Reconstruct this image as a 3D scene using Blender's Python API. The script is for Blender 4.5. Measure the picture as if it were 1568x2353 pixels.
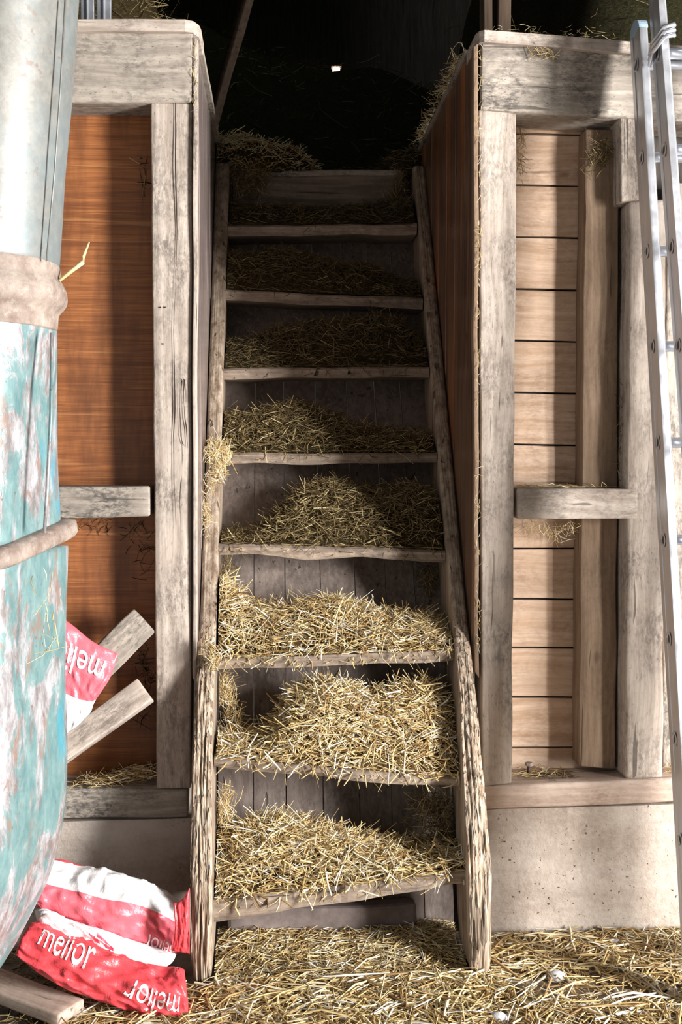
import bpy, bmesh, math, random
import numpy as np
from mathutils import Vector, Matrix, noise
random.seed(7); rng = np.random.default_rng(7)
S = bpy.context.scene
COL = S.collection
for o in list(bpy.data.objects): bpy.data.objects.remove(o)

# ------------------------------------------------------------------ camera
FPX = 2500.0; EYE = 1.54
TH = math.atan(143/FPX); PSI = math.atan(150/FPX)
Fv = Vector((math.sin(PSI)*math.cos(TH), math.cos(PSI)*math.cos(TH), -math.sin(TH)))
Rv = Vector((math.cos(PSI), -math.sin(PSI), 0)); Uv = Rv.cross(Fv)
cam = bpy.data.objects.new('camera', bpy.data.cameras.new('camera')); COL.objects.link(cam)
cam.data.sensor_fit = 'VERTICAL'; cam.data.sensor_height = 36; cam.data.sensor_width = 24
cam.data.lens = FPX/2353*36; cam.data.clip_start = .05
cam.matrix_world = Matrix.Translation((0, 0, EYE)) @ Matrix((Rv, Uv, -Fv)).transposed().to_4x4()
S.camera = cam

# ------------------------------------------------------------------ world, light, exposure
w = bpy.data.worlds.new('world'); S.world = w; w.use_nodes = True
bg = w.node_tree.nodes['Background']; bg.inputs[0].default_value = (.86, .93, 1.0, 1); bg.inputs[1].default_value = .02
def area(name, loc, target, sx, sy, power, col, spread=180):
    l = bpy.data.lights.new(name, 'AREA'); l.shape = 'RECTANGLE'; l.size = sx; l.size_y = sy
    l.energy = power; l.color = col; l.spread = math.radians(spread)
    o = bpy.data.objects.new(name, l); COL.objects.link(o); o.location = loc
    o.rotation_euler = (Vector(target)-Vector(loc)).to_track_quat('-Z', 'Y').to_euler()
    return o
area('side_door_daylight', (4.75, -.4, 1.55), (.5, 3.3, 1.2), 1.1, 2.6, 400, (1.0, .975, .955))
area('left_fill_light', (-3.9, -.6, 1.5), (.2, 3.3, 1.3), 1.6, 2.5, 17, (.93, .97, 1.0))  # weak fill added from the left, no actual door there
area('front_fill_light', (.3, -2.6, 1.3), (.2, 3.3, 1.0), 2.0, 2.0, 3.5, (.95, .97, 1.0))  # faint ambient fill added behind the camera, the wall there is closed
area('loft_fill_light', (-1.2, 6.5, 6.3), (0., 7.5, 4.), .6, .6, 3.5, (.8, .95, .85))  # added light that lifts the loft hay, no real gap in the roof
S.view_settings.view_transform = 'Standard'; S.view_settings.look = 'None'
S.view_settings.gamma = 1; S.view_settings.use_curve_mapping = False
S.view_settings.exposure = 1.36

# ------------------------------------------------------------------ pixel -> point on a real plane
CP = Vector((0, 0, EYE))
def ray(px, py): return Fv + Rv*((px-784)/FPX) - Uv*((py-1176.5)/FPX)
def P(px, py, Y):
    d = ray(px, py); return CP + d*(Y/d.y)
def PZ(px, py, Z):
    d = ray(px, py); return CP + d*((Z-EYE)/d.z)
YW = 3.33      # front plane of the timber wall

# ------------------------------------------------------------------ materials
def newmat(name):
    m = bpy.data.materials.new(name); m.use_nodes = True
    nt = m.node_tree; b = nt.nodes['Principled BSDF']
    return m, nt, b
class N:
    def __init__(s, nt): s.nt = nt; s.l = nt.links
    def n(s, t, **k):
        x = s.nt.nodes.new(t)
        for a, v in k.items(): setattr(x, a, v)
        return x
    def link(s, a, b): s.l.new(a, b)
    def coord(s, kind='Object', rnd=True):
        tc = s.n('ShaderNodeTexCoord')
        if not rnd: return tc.outputs[kind]
        oi = s.n('ShaderNodeObjectInfo'); mu = s.n('ShaderNodeVectorMath', operation='ADD')
        mm = s.n('ShaderNodeMath', operation='MULTIPLY'); mm.inputs[1].default_value = 37.
        s.link(oi.outputs['Random'], mm.inputs[0]); s.link(tc.outputs[kind], mu.inputs[0]); s.link(mm.outputs[0], mu.inputs[1])
        return mu.outputs[0]
    def scale(s, v, sc):
        x = s.n('ShaderNodeVectorMath', operation='MULTIPLY'); s.link(v, x.inputs[0]); x.inputs[1].default_value = sc; return x.outputs[0]
    def noise(s, v, sc, det=5, rough=.6, dist=0):
        x = s.n('ShaderNodeTexNoise'); x.inputs['Scale'].default_value = sc; x.inputs['Detail'].default_value = det
        x.inputs['Roughness'].default_value = rough; x.inputs['Distortion'].default_value = dist
        s.link(v, x.inputs['Vector']); return x.outputs['Fac']
    def ramp(s, f, stops, interp='LINEAR'):
        x = s.n('ShaderNodeValToRGB'); cr = x.color_ramp; cr.interpolation = interp
        while len(cr.elements) < len(stops): cr.elements.new(.5)
        for e, (p, c) in zip(cr.elements, stops):
            e.position = p; e.color = (c, c, c, 1) if not hasattr(c, '__len__') else (*c, 1)
        s.link(f, x.inputs[0]); return x.outputs[0]
    def mix(s, f, a, b, mode='MIX'):
        x = s.n('ShaderNodeMix', data_type='RGBA', blend_type=mode)
        if hasattr(f, 'links') or hasattr(f, 'node'): s.link(f, x.inputs[0])
        else: x.inputs[0].default_value = f
        for v, i in ((a, 6), (b, 7)):
            if hasattr(v, 'node'): s.link(v, x.inputs[i])
            else: x.inputs[i].default_value = (*v, 1)
        return x.outputs[2]
    def math(s, op, a, b=None):
        x = s.n('ShaderNodeMath', operation=op)
        for v, i in ((a, 0), (b, 1)):
            if v is None: continue
            if hasattr(v, 'node'): s.link(v, x.inputs[i])
            else: x.inputs[i].default_value = v
        return x.outputs[0]
    def bump(s, h, b, strength=.4, dist=.004):
        x = s.n('ShaderNodeBump'); x.inputs['Strength'].default_value = strength; x.inputs['Distance'].default_value = dist
        s.link(h, x.inputs['Height']); s.link(x.outputs[0], b.inputs['Normal'])

def wood(name, ca, cb, axis='Z', mildew=.5, dark=(.06, .055, .05), grain=1., bump=.5, rough=.8, knots=.5, mscale=5., stripe=0, crk_lo=.27, crk_w=.045, crk_s=.7, streak=None):
    m, nt, b = newmat(name); q = N(nt); v = q.coord()
    al, ac = 2.2, 46*grain
    sc = {'X': (al, ac, ac), 'Y': (ac, al, ac), 'Z': (ac, ac, al)}[axis]
    wob = q.n('ShaderNodeTexNoise'); wob.inputs['Scale'].default_value = 2.5; q.link(v, wob.inputs['Vector'])
    wv = q.n('ShaderNodeVectorMath', operation='MULTIPLY_ADD'); q.link(wob.outputs['Color'], wv.inputs[0])
    wv.inputs[1].default_value = (.05, .05, .05); q.link(v, wv.inputs[2])
    gv = q.scale(wv.outputs[0], sc)
    g = q.noise(gv, 1., 6, .65)
    big = q.noise(v, 2.3, 3, .5)
    col = q.mix(q.ramp(g, [(.37, 0.), (.63, 1.)]), ca, cb)
    mid = tuple((x*.55+y*.45)*.8 for x, y in zip(ca, cb))
    col = q.mix(q.ramp(big, [(.45, 0.), (.75, .55)]), col, mid)
    if streak: col = q.mix(q.ramp(q.noise(q.scale(v, (1, 5.5, .5)), 1., 3, .5), [(.46, 0.), (.66, .85)]), col, streak)
    # mildew: blotches broken up by fine speckle
    m1 = q.noise(v, mscale, 4, .7); m2 = q.noise(q.scale(v, tuple(1. if k == axis else 2.2 for k in 'XYZ')), 42., 4, .75)
    bl = q.math('MULTIPLY', q.ramp(m1, [(.41, 0.), (.62, 1.)]), q.ramp(m2, [(.40, 0.), (.58, 1.)]))
    col = q.mix(q.math('MULTIPLY', bl, mildew), col, dark)
    sp = q.ramp(q.noise(q.scale(v, tuple(.3 if k == axis else 1. for k in 'XYZ')), 210., 3, .7), [(.60, 0.), (.70, 1.)])
    col = q.mix(q.math('MULTIPLY', sp, min(1., mildew*.8)), col, dark)
    # knots
    if knots:
        vo = q.n('ShaderNodeTexVoronoi'); vo.inputs['Scale'].default_value = 1.
        kv = q.scale(wv.outputs[0], {'X': (3, 6, 6), 'Y': (6, 3, 6), 'Z': (6, 6, 3)}[axis]); q.link(kv, vo.inputs['Vector'])
        k = q.ramp(vo.outputs['Distance'], [(.03, 1.), (.075, 0.)])
        col = q.mix(q.math('MULTIPLY', k, knots), col, tuple(x*.3 for x in ca))
        rg = q.math('SINE', q.math('MULTIPLY', vo.outputs['Distance'], 55.))
        col = q.mix(q.math('MULTIPLY', q.ramp(rg, [(.3, 0.), (1., 1.)]), .11), col, tuple(x*.55 for x in ca))
    # cracks along the grain
    cr = q.noise(q.scale(wv.outputs[0], tuple(a*(1.2 if a > 5 else .55) for a in sc)), 1., 2, .4)
    crk = q.ramp(cr, [(crk_lo, 1.), (crk_lo+crk_w, 0.)])
    col = q.mix(q.math('MULTIPLY', crk, crk_s), col, tuple(x*.25 for x in ca))
    q.link(col, b.inputs['Base Color']); b.inputs['Roughness'].default_value = rough
    b.inputs['Specular IOR Level'].default_value = .25
    h = q.math('SUBTRACT', q.math('ADD', g, q.math('MULTIPLY', m2, .3)), q.math('MULTIPLY', crk, 1.2))
    q.bump(h, b, bump, .004)
    return m
PALE = ((.39, .32, .265), (.63, .545, .47))
M = {}
for ax in 'XYZ':
    M['pale'+ax] = wood('weathered_pale_wood_'+ax.lower(), *PALE, axis=ax, mildew=.62, knots=.35)
    M['grey'+ax] = wood('weathered_grey_wood_'+ax.lower(), (.30, .26, .22), (.50, .44, .37), axis=ax, mildew=.85, knots=.3, mscale=4)
    M['pine'+ax] = wood('aged_pine_boards_'+ax.lower(), (.50, .335, .22), (.70, .52, .39), axis=ax, mildew=.3, knots=.7, dark=(.15, .08, .05))
    M['tan'+ax] = wood('tan_stud_wood_'+ax.lower(), (.19, .125, .08), (.33, .235, .16), axis=ax, mildew=.35, knots=.5, dark=(.1, .06, .04))
M['sill'] = wood('dusty_sill_wood', (.46, .35, .28), (.64, .52, .43), axis='X', mildew=.45, dark=(.2, .1, .07), knots=.2, bump=.7)
M['stringer'] = wood('rough_split_stringer_wood', (.19, .13, .085), (.50, .41, .32), axis='Z', mildew=.3, grain=.8, bump=1.0, knots=0, dark=(.10, .06, .04))
M['eroded'] = wood('eroded_stringer_front', (.30, .21, .14), (.66, .55, .43), axis='Z', mildew=.25, grain=1.6, bump=1.0, knots=0, dark=(.10, .06, .04), crk_lo=.37, crk_w=.12, crk_s=.6)
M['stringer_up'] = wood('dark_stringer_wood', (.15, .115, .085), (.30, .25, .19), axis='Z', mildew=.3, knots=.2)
M['tread'] = wood('worn_tread_wood', (.20, .15, .115), (.42, .335, .26), axis='X', mildew=.5, knots=.2, bump=.9)
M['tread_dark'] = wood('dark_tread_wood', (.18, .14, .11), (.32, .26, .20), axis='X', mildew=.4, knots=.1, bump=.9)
M['backing'] = wood('grey_backing_boards', (.17, .13, .11), (.27, .22, .19), axis='Z', mildew=.6, knots=.1)
M['panel_r'] = wood('varnished_lining_boards', (.08, .042, .027), (.24, .14, .09), axis='Z', streak=(.48, .17, .055), mildew=.25, grain=.9, knots=.9, rough=.36, dark=(.08, .03, .015))
M['panel_l'] = wood('smooth_lining_boards', (.17, .125, .11), (.34, .28, .26), axis='Z', mildew=.2, grain=1.1, knots=.4, rough=.24)
for k in ('panel_l', 'panel_r'):
    b_ = M[k].node_tree.nodes['Principled BSDF']; b_.inputs['Coat Weight'].default_value = .5; b_.inputs['Coat Roughness'].default_value = .25

def plywood():
    m, nt, b = newmat('stained_orange_plywood'); q = N(nt); v = q.coord()
    g = q.noise(q.scale(v, (6., 1, 210)), 1., 5, .65, .3); g2 = q.noise(q.scale(v, (2.2, 1, 55)), 1., 3, .6)
    big = q.noise(q.scale(v, (14, 1, 3)), 1., 4, .6)
    col = q.mix(q.ramp(g, [(.3, 0.), (.7, 1.)]), (.19, .062, .020), (.44, .17, .058))
    col = q.mix(q.ramp(g2, [(.52, 0.), (.72, .75)]), col, (.16, .05, .018))
    col = q.mix(q.ramp(big, [(.45, 0.), (.72, .85)]), col, (.12, .045, .02))  # soft vertical shading put into the colour as dark mottles
    li = q.ramp(q.noise(q.scale(v, (1.5, 1, 75)), 1., 2, .4, .6), [(.67, 0.), (.70, 1.)])
    col = q.mix(q.math('MULTIPLY', li, .3), col, (.6, .30, .12))
    sx = q.n('ShaderNodeSeparateXYZ'); q.link(v, sx.inputs[0])
    q.link(col, b.inputs['Base Color']); b.inputs['Roughness'].default_value = .45
    q.bump(g, b, .15, .002); return m
M['ply'] = plywood()

def concrete():
    m, nt, b = newmat('rough_dusty_concrete'); q = N(nt); v = q.coord(rnd=False)
    a = q.noise(v, 5, 8, .6); f = q.noise(v, 60, 5, .7)
    col = q.mix(q.ramp(a, [(.3, 0.), (.7, 1.)]), (.34, .27, .215), (.56, .49, .43))
    col = q.mix(q.ramp(f, [(.35, .0), (.7, .5)]), col, (.62, .56, .50))
    pit = q.ramp(q.noise(v, 75, 2, .5), [(.68, 0.), (.73, 1.)])
    pit2 = q.math('MULTIPLY', pit, q.ramp(q.noise(v, 4, 2, .5), [(.4, 0.), (.6, 1.)]))
    col = q.mix(pit2, col, (.12, .07, .05))
    st = q.ramp(q.noise(q.scale(v, (1, 1, 7)), 2.5, 4, .6), [(.5, 0.), (.72, .55)])
    col = q.mix(st, col, (.36, .29, .24))
    q.link(col, b.inputs['Base Color']); b.inputs['Roughness'].default_value = .95; b.inputs['Specular IOR Level'].default_value = .1
    q.bump(q.math('SUBTRACT', q.math('ADD', f, a), q.math('MULTIPLY', pit2, 2.)), b, .6, .006); return m
M['concrete'] = concrete()

def earth():
    m, nt, b = newmat('dusty_barn_floor'); q = N(nt); v = q.coord(rnd=False)
    a = q.noise(v, 9, 8, .7)
    col = q.mix(q.ramp(a, [(.3, 0.), (.7, 1.)]), (.16, .12, .09), (.46, .39, .33))
    q.link(col, b.inputs['Base Color']); b.inputs['Roughness'].default_value = .95
    q.bump(a, b, .8, .02); return m
M['earth'] = earth()

def straw_mat(name, stops, tint_rough=.5):
    m, nt, b = newmat(name); q = N(nt)
    g = q.n('ShaderNodeNewGeometry')
    col = q.ramp(g.outputs['Random Per Island'], stops)
    n = q.noise(q.coord('Object', False), 60, 2, .5)
    col = q.mix(q.ramp(n, [(.4, 0.), (.8, .35)]), col, (.22, .13, .05))
    q.link(col, b.inputs['Base Color']); b.inputs['Roughness'].default_value = tint_rough
    b.inputs['Specular IOR Level'].default_value = .35
    return m
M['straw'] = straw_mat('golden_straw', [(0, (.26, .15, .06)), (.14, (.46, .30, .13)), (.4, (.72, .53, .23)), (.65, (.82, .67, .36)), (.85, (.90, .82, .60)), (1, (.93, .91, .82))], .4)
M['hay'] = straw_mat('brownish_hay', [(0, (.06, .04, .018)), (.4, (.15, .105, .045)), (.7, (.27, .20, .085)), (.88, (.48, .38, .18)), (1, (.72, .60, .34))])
M['hay_fine'] = straw_mat('fine_brown_hay_shaded', [(0, (.04, .028, .012)), (.45, (.105, .075, .032)), (.8, (.19, .145, .065)), (1, (.42, .33, .16))])  # finer brown hay, its colour darkened further to deepen shade on the upper treads
def bed(name, a, c, bumpd=.02):
    m, nt, b = newmat(name); q = N(nt); v = q.coord(rnd=False)
    n = q.noise(q.scale(v, (1, 1, 2.5)), 55, 5, .75, 1.5)
    q.link(q.mix(q.ramp(n, [(.35, 0.), (.68, 1.)]), a, c), b.inputs['Base Color']); b.inputs['Roughness'].default_value = .95
    b.inputs['Specular IOR Level'].default_value = .05
    q.bump(n, b, 1., bumpd); return m
M['bed'] = bed('packed_straw', (.06, .035, .015), (.34, .23, .10))
M['bed_dark'] = bed('packed_dark_hay', (.03, .022, .01), (.15, .11, .05))
M['mow'] = bed('mow_hay_shade_darkened', (.03, .028, .012), (.12, .11, .055), .08)  # loft gloom put into the colour: hay made darker than its own brown

def paint():
    m, nt, b = newmat('chipped_turquoise_paint'); q = N(nt); v = q.coord(rnd=False)
    vs = q.scale(v, (1.3, 1.3, .55))
    n1 = q.noise(vs, 6.5, 7, .68, .6); n2 = q.noise(vs, 22, 5, .7, .3); n3 = q.noise(v, 60, 3, .6)
    col = q.mix(q.ramp(n2, [(.35, 0.), (.65, 1.)]), (.105, .215, .225), (.225, .34, .34))
    wht = q.ramp(n1, [(.475, 0.), (.53, 1.)])
    col = q.mix(wht, col, q.mix(q.ramp(n2, [(.38, 0.), (.6, 1.)]), (.20, .18, .175), (.45, .45, .475)))
    bl = q.ramp(q.noise(vs, 3.1, 4, .6, .3), [(.62, 0.), (.68, 1.)])
    col = q.mix(q.math('MULTIPLY', bl, .8), col, (.06, .32, .42))
    ru = q.math('MULTIPLY', q.ramp(q.noise(vs, 13, 6, .75, .4), [(.56, 0.), (.63, 1.)]), .85)
    col = q.mix(ru, col, (.27, .185, .15))
    dt = q.ramp(n3, [(.66, 0.), (.72, 1.)]); col = q.mix(q.math('MULTIPLY', dt, .6), col, (.16, .07, .05))
    q.link(col, b.inputs['Base Color']); b.inputs['Roughness'].default_value = .42; b.inputs['Metallic'].default_value = .15
    q.bump(q.math('ADD', wht, n2), b, .25, .003); return m
M['paint'] = paint()
def galv():
    m, nt, b = newmat('dull_galvanised_steel'); q = N(nt); v = q.coord(rnd=False)
    n1 = q.noise(q.scale(v, (1, 1, .5)), 5.5, 6, .65); n2 = q.noise(v, 30, 5, .7); n3 = q.noise(v, 48, 3, .6)
    col = q.mix(q.ramp(n1, [(.35, 0.), (.65, 1.)]), (.20, .195, .175), (.22, .285, .305))
    col = q.mix(q.ramp(n2, [(.4, 0.), (.65, .6)]), col, (.32, .315, .29))
    sx = q.n('ShaderNodeSeparateXYZ'); q.link(v, sx.inputs[0])
    zf = q.ramp(sx.outputs[2], [(.0, .0), (1., 1.)])
    dt = q.math('MULTIPLY', q.ramp(n3, [(.58, 0.), (.66, 1.)]), q.ramp(q.noise(v, 4, 3, .6), [(.45, 0.), (.62, 1.)]))
    col = q.mix(q.math('MULTIPLY', dt, .75), col, (.20, .14, .11))
    q.link(col, b.inputs['Base Color']); b.inputs['Roughness'].default_value = .45; b.inputs['Metallic'].default_value = .25
    q.bump(n2, b, .15, .002); return m
M['galv'] = galv()
def rusty():
    m, nt, b = newmat('dusty_rusted_flange'); q = N(nt); v = q.coord(rnd=False)
    n1 = q.noise(v, 16, 6, .7); n2 = q.noise(v, 50, 4, .7)
    col = q.mix(q.ramp(n1, [(.35, 0.), (.65, 1.)]), (.19, .13, .105), (.38, .32, .27))
    col = q.mix(q.ramp(n2, [(.55, 0.), (.7, .6)]), col, (.46, .42, .37))
    q.link(col, b.inputs['Base Color']); b.inputs['Roughness'].default_value = .75
    q.bump(n2, b, .5, .004); return m
M['rusty'] = rusty()
def simple(name, c, r=.5, met=0., spec=.5, nz=0, c2=None, bumps=0):
    m, nt, b = newmat(name); b.inputs['Base Color'].default_value = (*c, 1); b.inputs['Roughness'].default_value = r
    b.inputs['Metallic'].default_value = met; b.inputs['Specular IOR Level'].default_value = spec
    if nz:
        q = N(nt); n = q.noise(q.coord(), nz, 5, .65)
        q.link(q.mix(q.ramp(n, [(.35, 0.), (.65, 1.)]), c, c2 or tuple(x*.7 for x in c)), b.inputs['Base Color'])
        if bumps: q.bump(n, b, bumps, .004)
    return m
def alu():
    m, nt, b = newmat('brushed_aluminium'); q = N(nt); v = q.coord()
    n = q.noise(q.scale(v, (60, 60, 2)), 1., 4, .6); n2 = q.noise(v, 25, 3, .6)
    q.link(q.mix(n, (.50, .52, .56), (.74, .76, .80)), b.inputs['Base Color'])
    b.inputs['Metallic'].default_value = .75
    r = q.ramp(n2, [(.3, .28), (.7, .45)]); q.link(r, b.inputs['Roughness']); q.bump(n, b, .06, .001); return m
M['alu'] = alu()
M['hole'] = simple('dark_rung_end', (.10, .09, .085), .6, .6)
M['cap_blue'] = simple('pale_blue_plastic', (.34, .46, .56), .4)
M['stone'] = simple('pale_grey_stone', (.62, .62, .64), .8, nz=30, c2=(.40, .41, .43), bumps=.6)
M['dark_stone'] = simple('stone_darkened_for_shade', (.22, .175, .16), .9, nz=14, c2=(.12, .095, .085), bumps=.6)  # grey-pink stone, its colour darkened for the shadow below the lowest tread
M['white_chip'] = simple('white_chip', (.85, .83, .80), .7, nz=30, c2=(.7, .66, .62))
M['nail'] = simple('rusty_nail', (.10, .06, .045), .7, .4)
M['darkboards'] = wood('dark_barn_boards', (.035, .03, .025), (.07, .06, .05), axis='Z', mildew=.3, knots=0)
M['pole'] = wood('dark_brown_pole', (.07, .045, .03), (.13, .09, .06), axis='Z', mildew=.2, knots=0)

RED = (.76, .075, .09); PINK = (.78, .15, .19); WHITE = (.88, .87, .87)
def bagmat(name, bands, soft=.012):
    """bands: list of (v_start, colour) along the bag's own V direction"""
    m, nt, b = newmat(name); q = N(nt); tc = q.n('ShaderNodeTexCoord')
    sx = q.n('ShaderNodeSeparateXYZ'); q.link(tc.outputs['UV'], sx.inputs[0])
    v = q.math('ADD', sx.outputs[1], q.math('MULTIPLY', q.math('SUBTRACT', q.noise(tc.outputs['UV'], 3, 2, .5), .5), .05))
    col = q.ramp(v, [(max(0, p), c) for p, c in bands], 'CONSTANT')
    q.link(col, b.inputs['Base Color']); b.inputs['Roughness'].default_value = .36
    n = q.noise(q.coord(), 22, 4, .55, 1.2); q.bump(n, b, .35, .012)
    b.inputs['Subsurface Weight'].default_value = .0
    return m
M['letter'] = simple('white_print', (.9, .88, .88), .45)
M['print_red'] = simple('crimson_print', (.62, .05, .09), .45)

# ------------------------------------------------------------------ object helpers
def tag(o, label=None, cat=None, group=None, kind=None):
    if label: o['label'] = label
    if cat: o['category'] = cat
    if group: o['group'] = group
    if kind: o['kind'] = kind
    return o
def link_mesh(name, verts, faces, mat, parent=None, smooth=False, uvs=None):
    me = bpy.data.meshes.new(name); me.from_pydata([tuple(v) for v in verts], [], faces)
    me.materials.append(mat); 
    if smooth: me.polygons.foreach_set('use_smooth', [True]*len(me.polygons))
    if uvs is not None:
        ul = me.uv_layers.new(name='uv')
        for lp in me.loops: ul.data[lp.index].uv = uvs[lp.vertex_index]
    me.update()
    o = bpy.data.objects.new(name, me); COL.objects.link(o)
    if parent: o.parent = parent
    return o
def empty(name, loc, **k):
    o = bpy.data.objects.new(name, None); COL.objects.link(o); o.location = loc; o.empty_display_size = .1
    tag(o, **k); bpy.context.view_layer.update(); return o
def adopt(parent, *objs):
    for o in objs:
        o.parent = parent; o.matrix_parent_inverse = Matrix.Translation(-Vector(parent.location))
def hexa_data(c, n=(1, 1, 1), jit=0., nscale=6., seed=0.):
    """c[i][j][k] corners (x,y,z order 0/1) -> subdivided closed box"""
    nx, ny, nz = n; V = []; idx = {}; F = []
    def pt(i, j, k):
        key = (i, j, k)
        if key in idx: return idx[key]
        u, v, t = i/nx, j/ny, k/nz; p = Vector((0, 0, 0))
        for a in (0, 1):
            for b_ in (0, 1):
                for d in (0, 1):
                    p += Vector(c[a][b_][d])*((u if a else 1-u)*(v if b_ else 1-v)*(t if d else 1-t))
        if jit: p = p + noise.noise_vector(p*nscale+Vector((seed, seed*1.7, 0)))*jit
        V.append(p); idx[key] = len(V)-1; return idx[key]
    for i in range(nx):
        for j in range(ny):
            F.append([pt(i, j, 0), pt(i, j+1, 0), pt(i+1, j+1, 0), pt(i+1, j, 0)])
            F.append([pt(i, j, nz), pt(i+1, j, nz), pt(i+1, j+1, nz), pt(i, j+1, nz)])
    for i in range(nx):
        for k in range(nz):
            F.append([pt(i, 0, k), pt(i+1, 0, k), pt(i+1, 0, k+1), pt(i, 0, k+1)])
            F.append([pt(i, ny, k), pt(i, ny, k+1), pt(i+1, ny, k+1), pt(i+1, ny, k)])
    for j in range(ny):
        for k in range(nz):
            F.append([pt(0, j, k), pt(0, j, k+1), pt(0, j+1, k+1), pt(0, j+1, k)])
            F.append([pt(nx, j, k), pt(nx, j+1, k), pt(nx, j+1, k+1), pt(nx, j, k+1)])
    return V, F
def bevel(o, wdt=.004, seg=2, ang=50):
    b = o.modifiers.new('bevel', 'BEVEL'); b.width = wdt; b.segments = seg; b.limit_method = 'ANGLE'; b.angle_limit = math.radians(ang)
    return o
SEED = [0.]
def timber(name, quad, Yf, Yb, mat, n=(6, 2, 6), jit=.004, bev=.005, parent=None, x_ext=None):
    """quad: pixel corners TL, TR, BR, BL of the front face, on plane Yf; runs straight back to Yb"""
    SEED[0] += 3.1
    tl, tr, br, bl = [P(px, py, Yf) for px, py in quad]
    bk = lambda p: Vector((p.x, Yb, p.z))
    c = [[[bl, tl], [bk(bl), bk(tl)]], [[br, tr], [bk(br), bk(tr)]]]
    V, F = hexa_data(c, n, jit, 5., SEED[0])
    o = link_mesh(name, V, F, mat, parent, smooth=True); bevel(o, bev); 
    return o
def box(name, lo, hi, mat, parent=None, n=(1, 1, 1), jit=0., bev=0):
    c = [[[(x, y, z) for z in (lo[2], hi[2])] for y in (lo[1], hi[1])] for x in (lo[0], hi[0])]
    V, F = hexa_data(c, n, jit, 5., SEED[0]); SEED[0] += 2.3
    o = link_mesh(name, V, F, mat, parent)
    if bev: bevel(o, bev)
    return o
def beam(name, a, b, wd, ht, mat, up=(0, 0, 1), n=(14, 2, 2), jit=.004, bev=.004, parent=None, ends=None):
    """free timber from a to b; own local axes: X along the length"""
    a, b = Vector(a), Vector(b); x = (b-a).normalized(); y = Vector(up).cross(x).normalized(); z = x.cross(y)
    L = (b-a).length
    c = [[[(xx, yy, zz) for zz in (-ht/2, ht/2)] for yy in (-wd/2, wd/2)] for xx in (0, L)]
    SEED[0] += 2.9
    V, F = hexa_data(c, n, jit, 6., SEED[0])
    o = link_mesh(name, V, F, mat, parent, smooth=True); bevel(o, bev)
    o.matrix_world = Matrix.Translation(a) @ Matrix((x, y, z)).transposed().to_4x4()
    return o
def tube_data(pts, r, sides=8, cap=True):
    V, F = [], []; pts = [Vector(p) for p in pts]
    for i, p in enumerate(pts):
        t = (pts[min(i+1, len(pts)-1)]-pts[max(i-1, 0)]).normalized()
        s = t.cross(Vector((0.13, .21, 1)) if abs(t.z) < .9 else Vector((1, .1, 0))).normalized(); u = s.cross(t)
        rr = r[i] if hasattr(r, '__len__') else r
        for k in range(sides):
            a = 2*math.pi*k/sides; V.append(p+(s*math.cos(a)+u*math.sin(a))*rr)
    for i in range(len(pts)-1):
        for k in range(sides):
            a, b = i*sides+k, i*sides+(k+1) % sides
            F.append([a, b, b+sides, a+sides])
    if cap:
        F.append(list(range(sides))[::-1]); F.append([len(V)-sides+k for k in range(sides)])
    return V, F
def tube(name, pts, r, mat, parent=None, sides=8):
    V, F = tube_data(pts, r, sides); return link_mesh(name, V, F, mat, parent, smooth=True)

# ------------------------------------------------------------------ straw: real bent stalks, thousands to a mesh
def stalks(p, d, L, wid, bend=.12, floor_fn=None, xlim=None):
    """p (n,3) centres, d (n,3) unit directions -> vertices, quads (three-sided bent stalks)"""
    n = len(p); d = d/np.linalg.norm(d, axis=1, keepdims=True)
    up = rng.normal(size=(n, 3)); s = np.cross(d, up); s /= np.linalg.norm(s, axis=1, keepdims=True); u = np.cross(s, d)
    t = np.array([-.5, 0., .5]); V = np.zeros((n, 3, 3, 3))
    bnd = (rng.normal(size=(n, 1))*bend*L[:, None])
    for i in range(3):
        c = p + d*(t[i]*L[:, None]) + (u*bnd if i == 1 else 0)
        for k in range(3):
            a = 2*math.pi*k/3; sc = 1. if i == 1 else .75
            V[:, i, k] = c + (s*math.cos(a)+u*math.sin(a))*(wid[:, None]*.5*sc)
    V = V.reshape(n, 9, 3)
    if xlim is not None:
        lo, hi = xlim; V[:, :, 0] = np.clip(V[:, :, 0], lo, hi)
    if floor_fn is not None: V[:, :, 2] = np.maximum(V[:, :, 2], floor_fn)
    q = []
    for i in range(2):
        for k in range(3):
            a, b = i*3+k, i*3+(k+1) % 3; q.append([a, b, b+3, a+3])
    Q = (np.array(q)[None]+(np.arange(n)*9)[:, None, None]).reshape(-1, 4)
    return V.reshape(-1, 3), Q
def np_mesh(name, parts, mats, parent=None, smooth_first=True):
    """parts: list of (V, Q, material index)"""
    Vs, Qs, mi = [], [], []; off = 0
    for V, Q, m_ in parts:
        V = np.asarray(V, dtype=np.float32); Q = np.asarray(Q, dtype=np.int64)
        Vs.append(V); Qs.append(Q+off); mi += [m_]*len(Q); off += len(V)
    V = np.concatenate(Vs); Q = np.concatenate(Qs)
    me = bpy.data.meshes.new(name)
    me.vertices.add(len(V)); me.vertices.foreach_set('co', V.ravel())
    me.loops.add(Q.size); me.loops.foreach_set('vertex_index', Q.ravel().astype(np.int32))
    me.polygons.add(len(Q)); me.polygons.foreach_set('loop_start', np.arange(0, Q.size, 4, dtype=np.int32))
    for m_ in mats: me.materials.append(m_)
    me.polygons.foreach_set('material_index', np.array(mi, dtype=np.int32))
    me.update(calc_edges=True)
    me.polygons.foreach_set('use_smooth', np.ones(len(Q), dtype=bool)); me.validate(); me.update()
    o = bpy.data.objects.new(name, me); COL.objects.link(o)
    if parent: o.parent = parent
    return o
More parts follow.
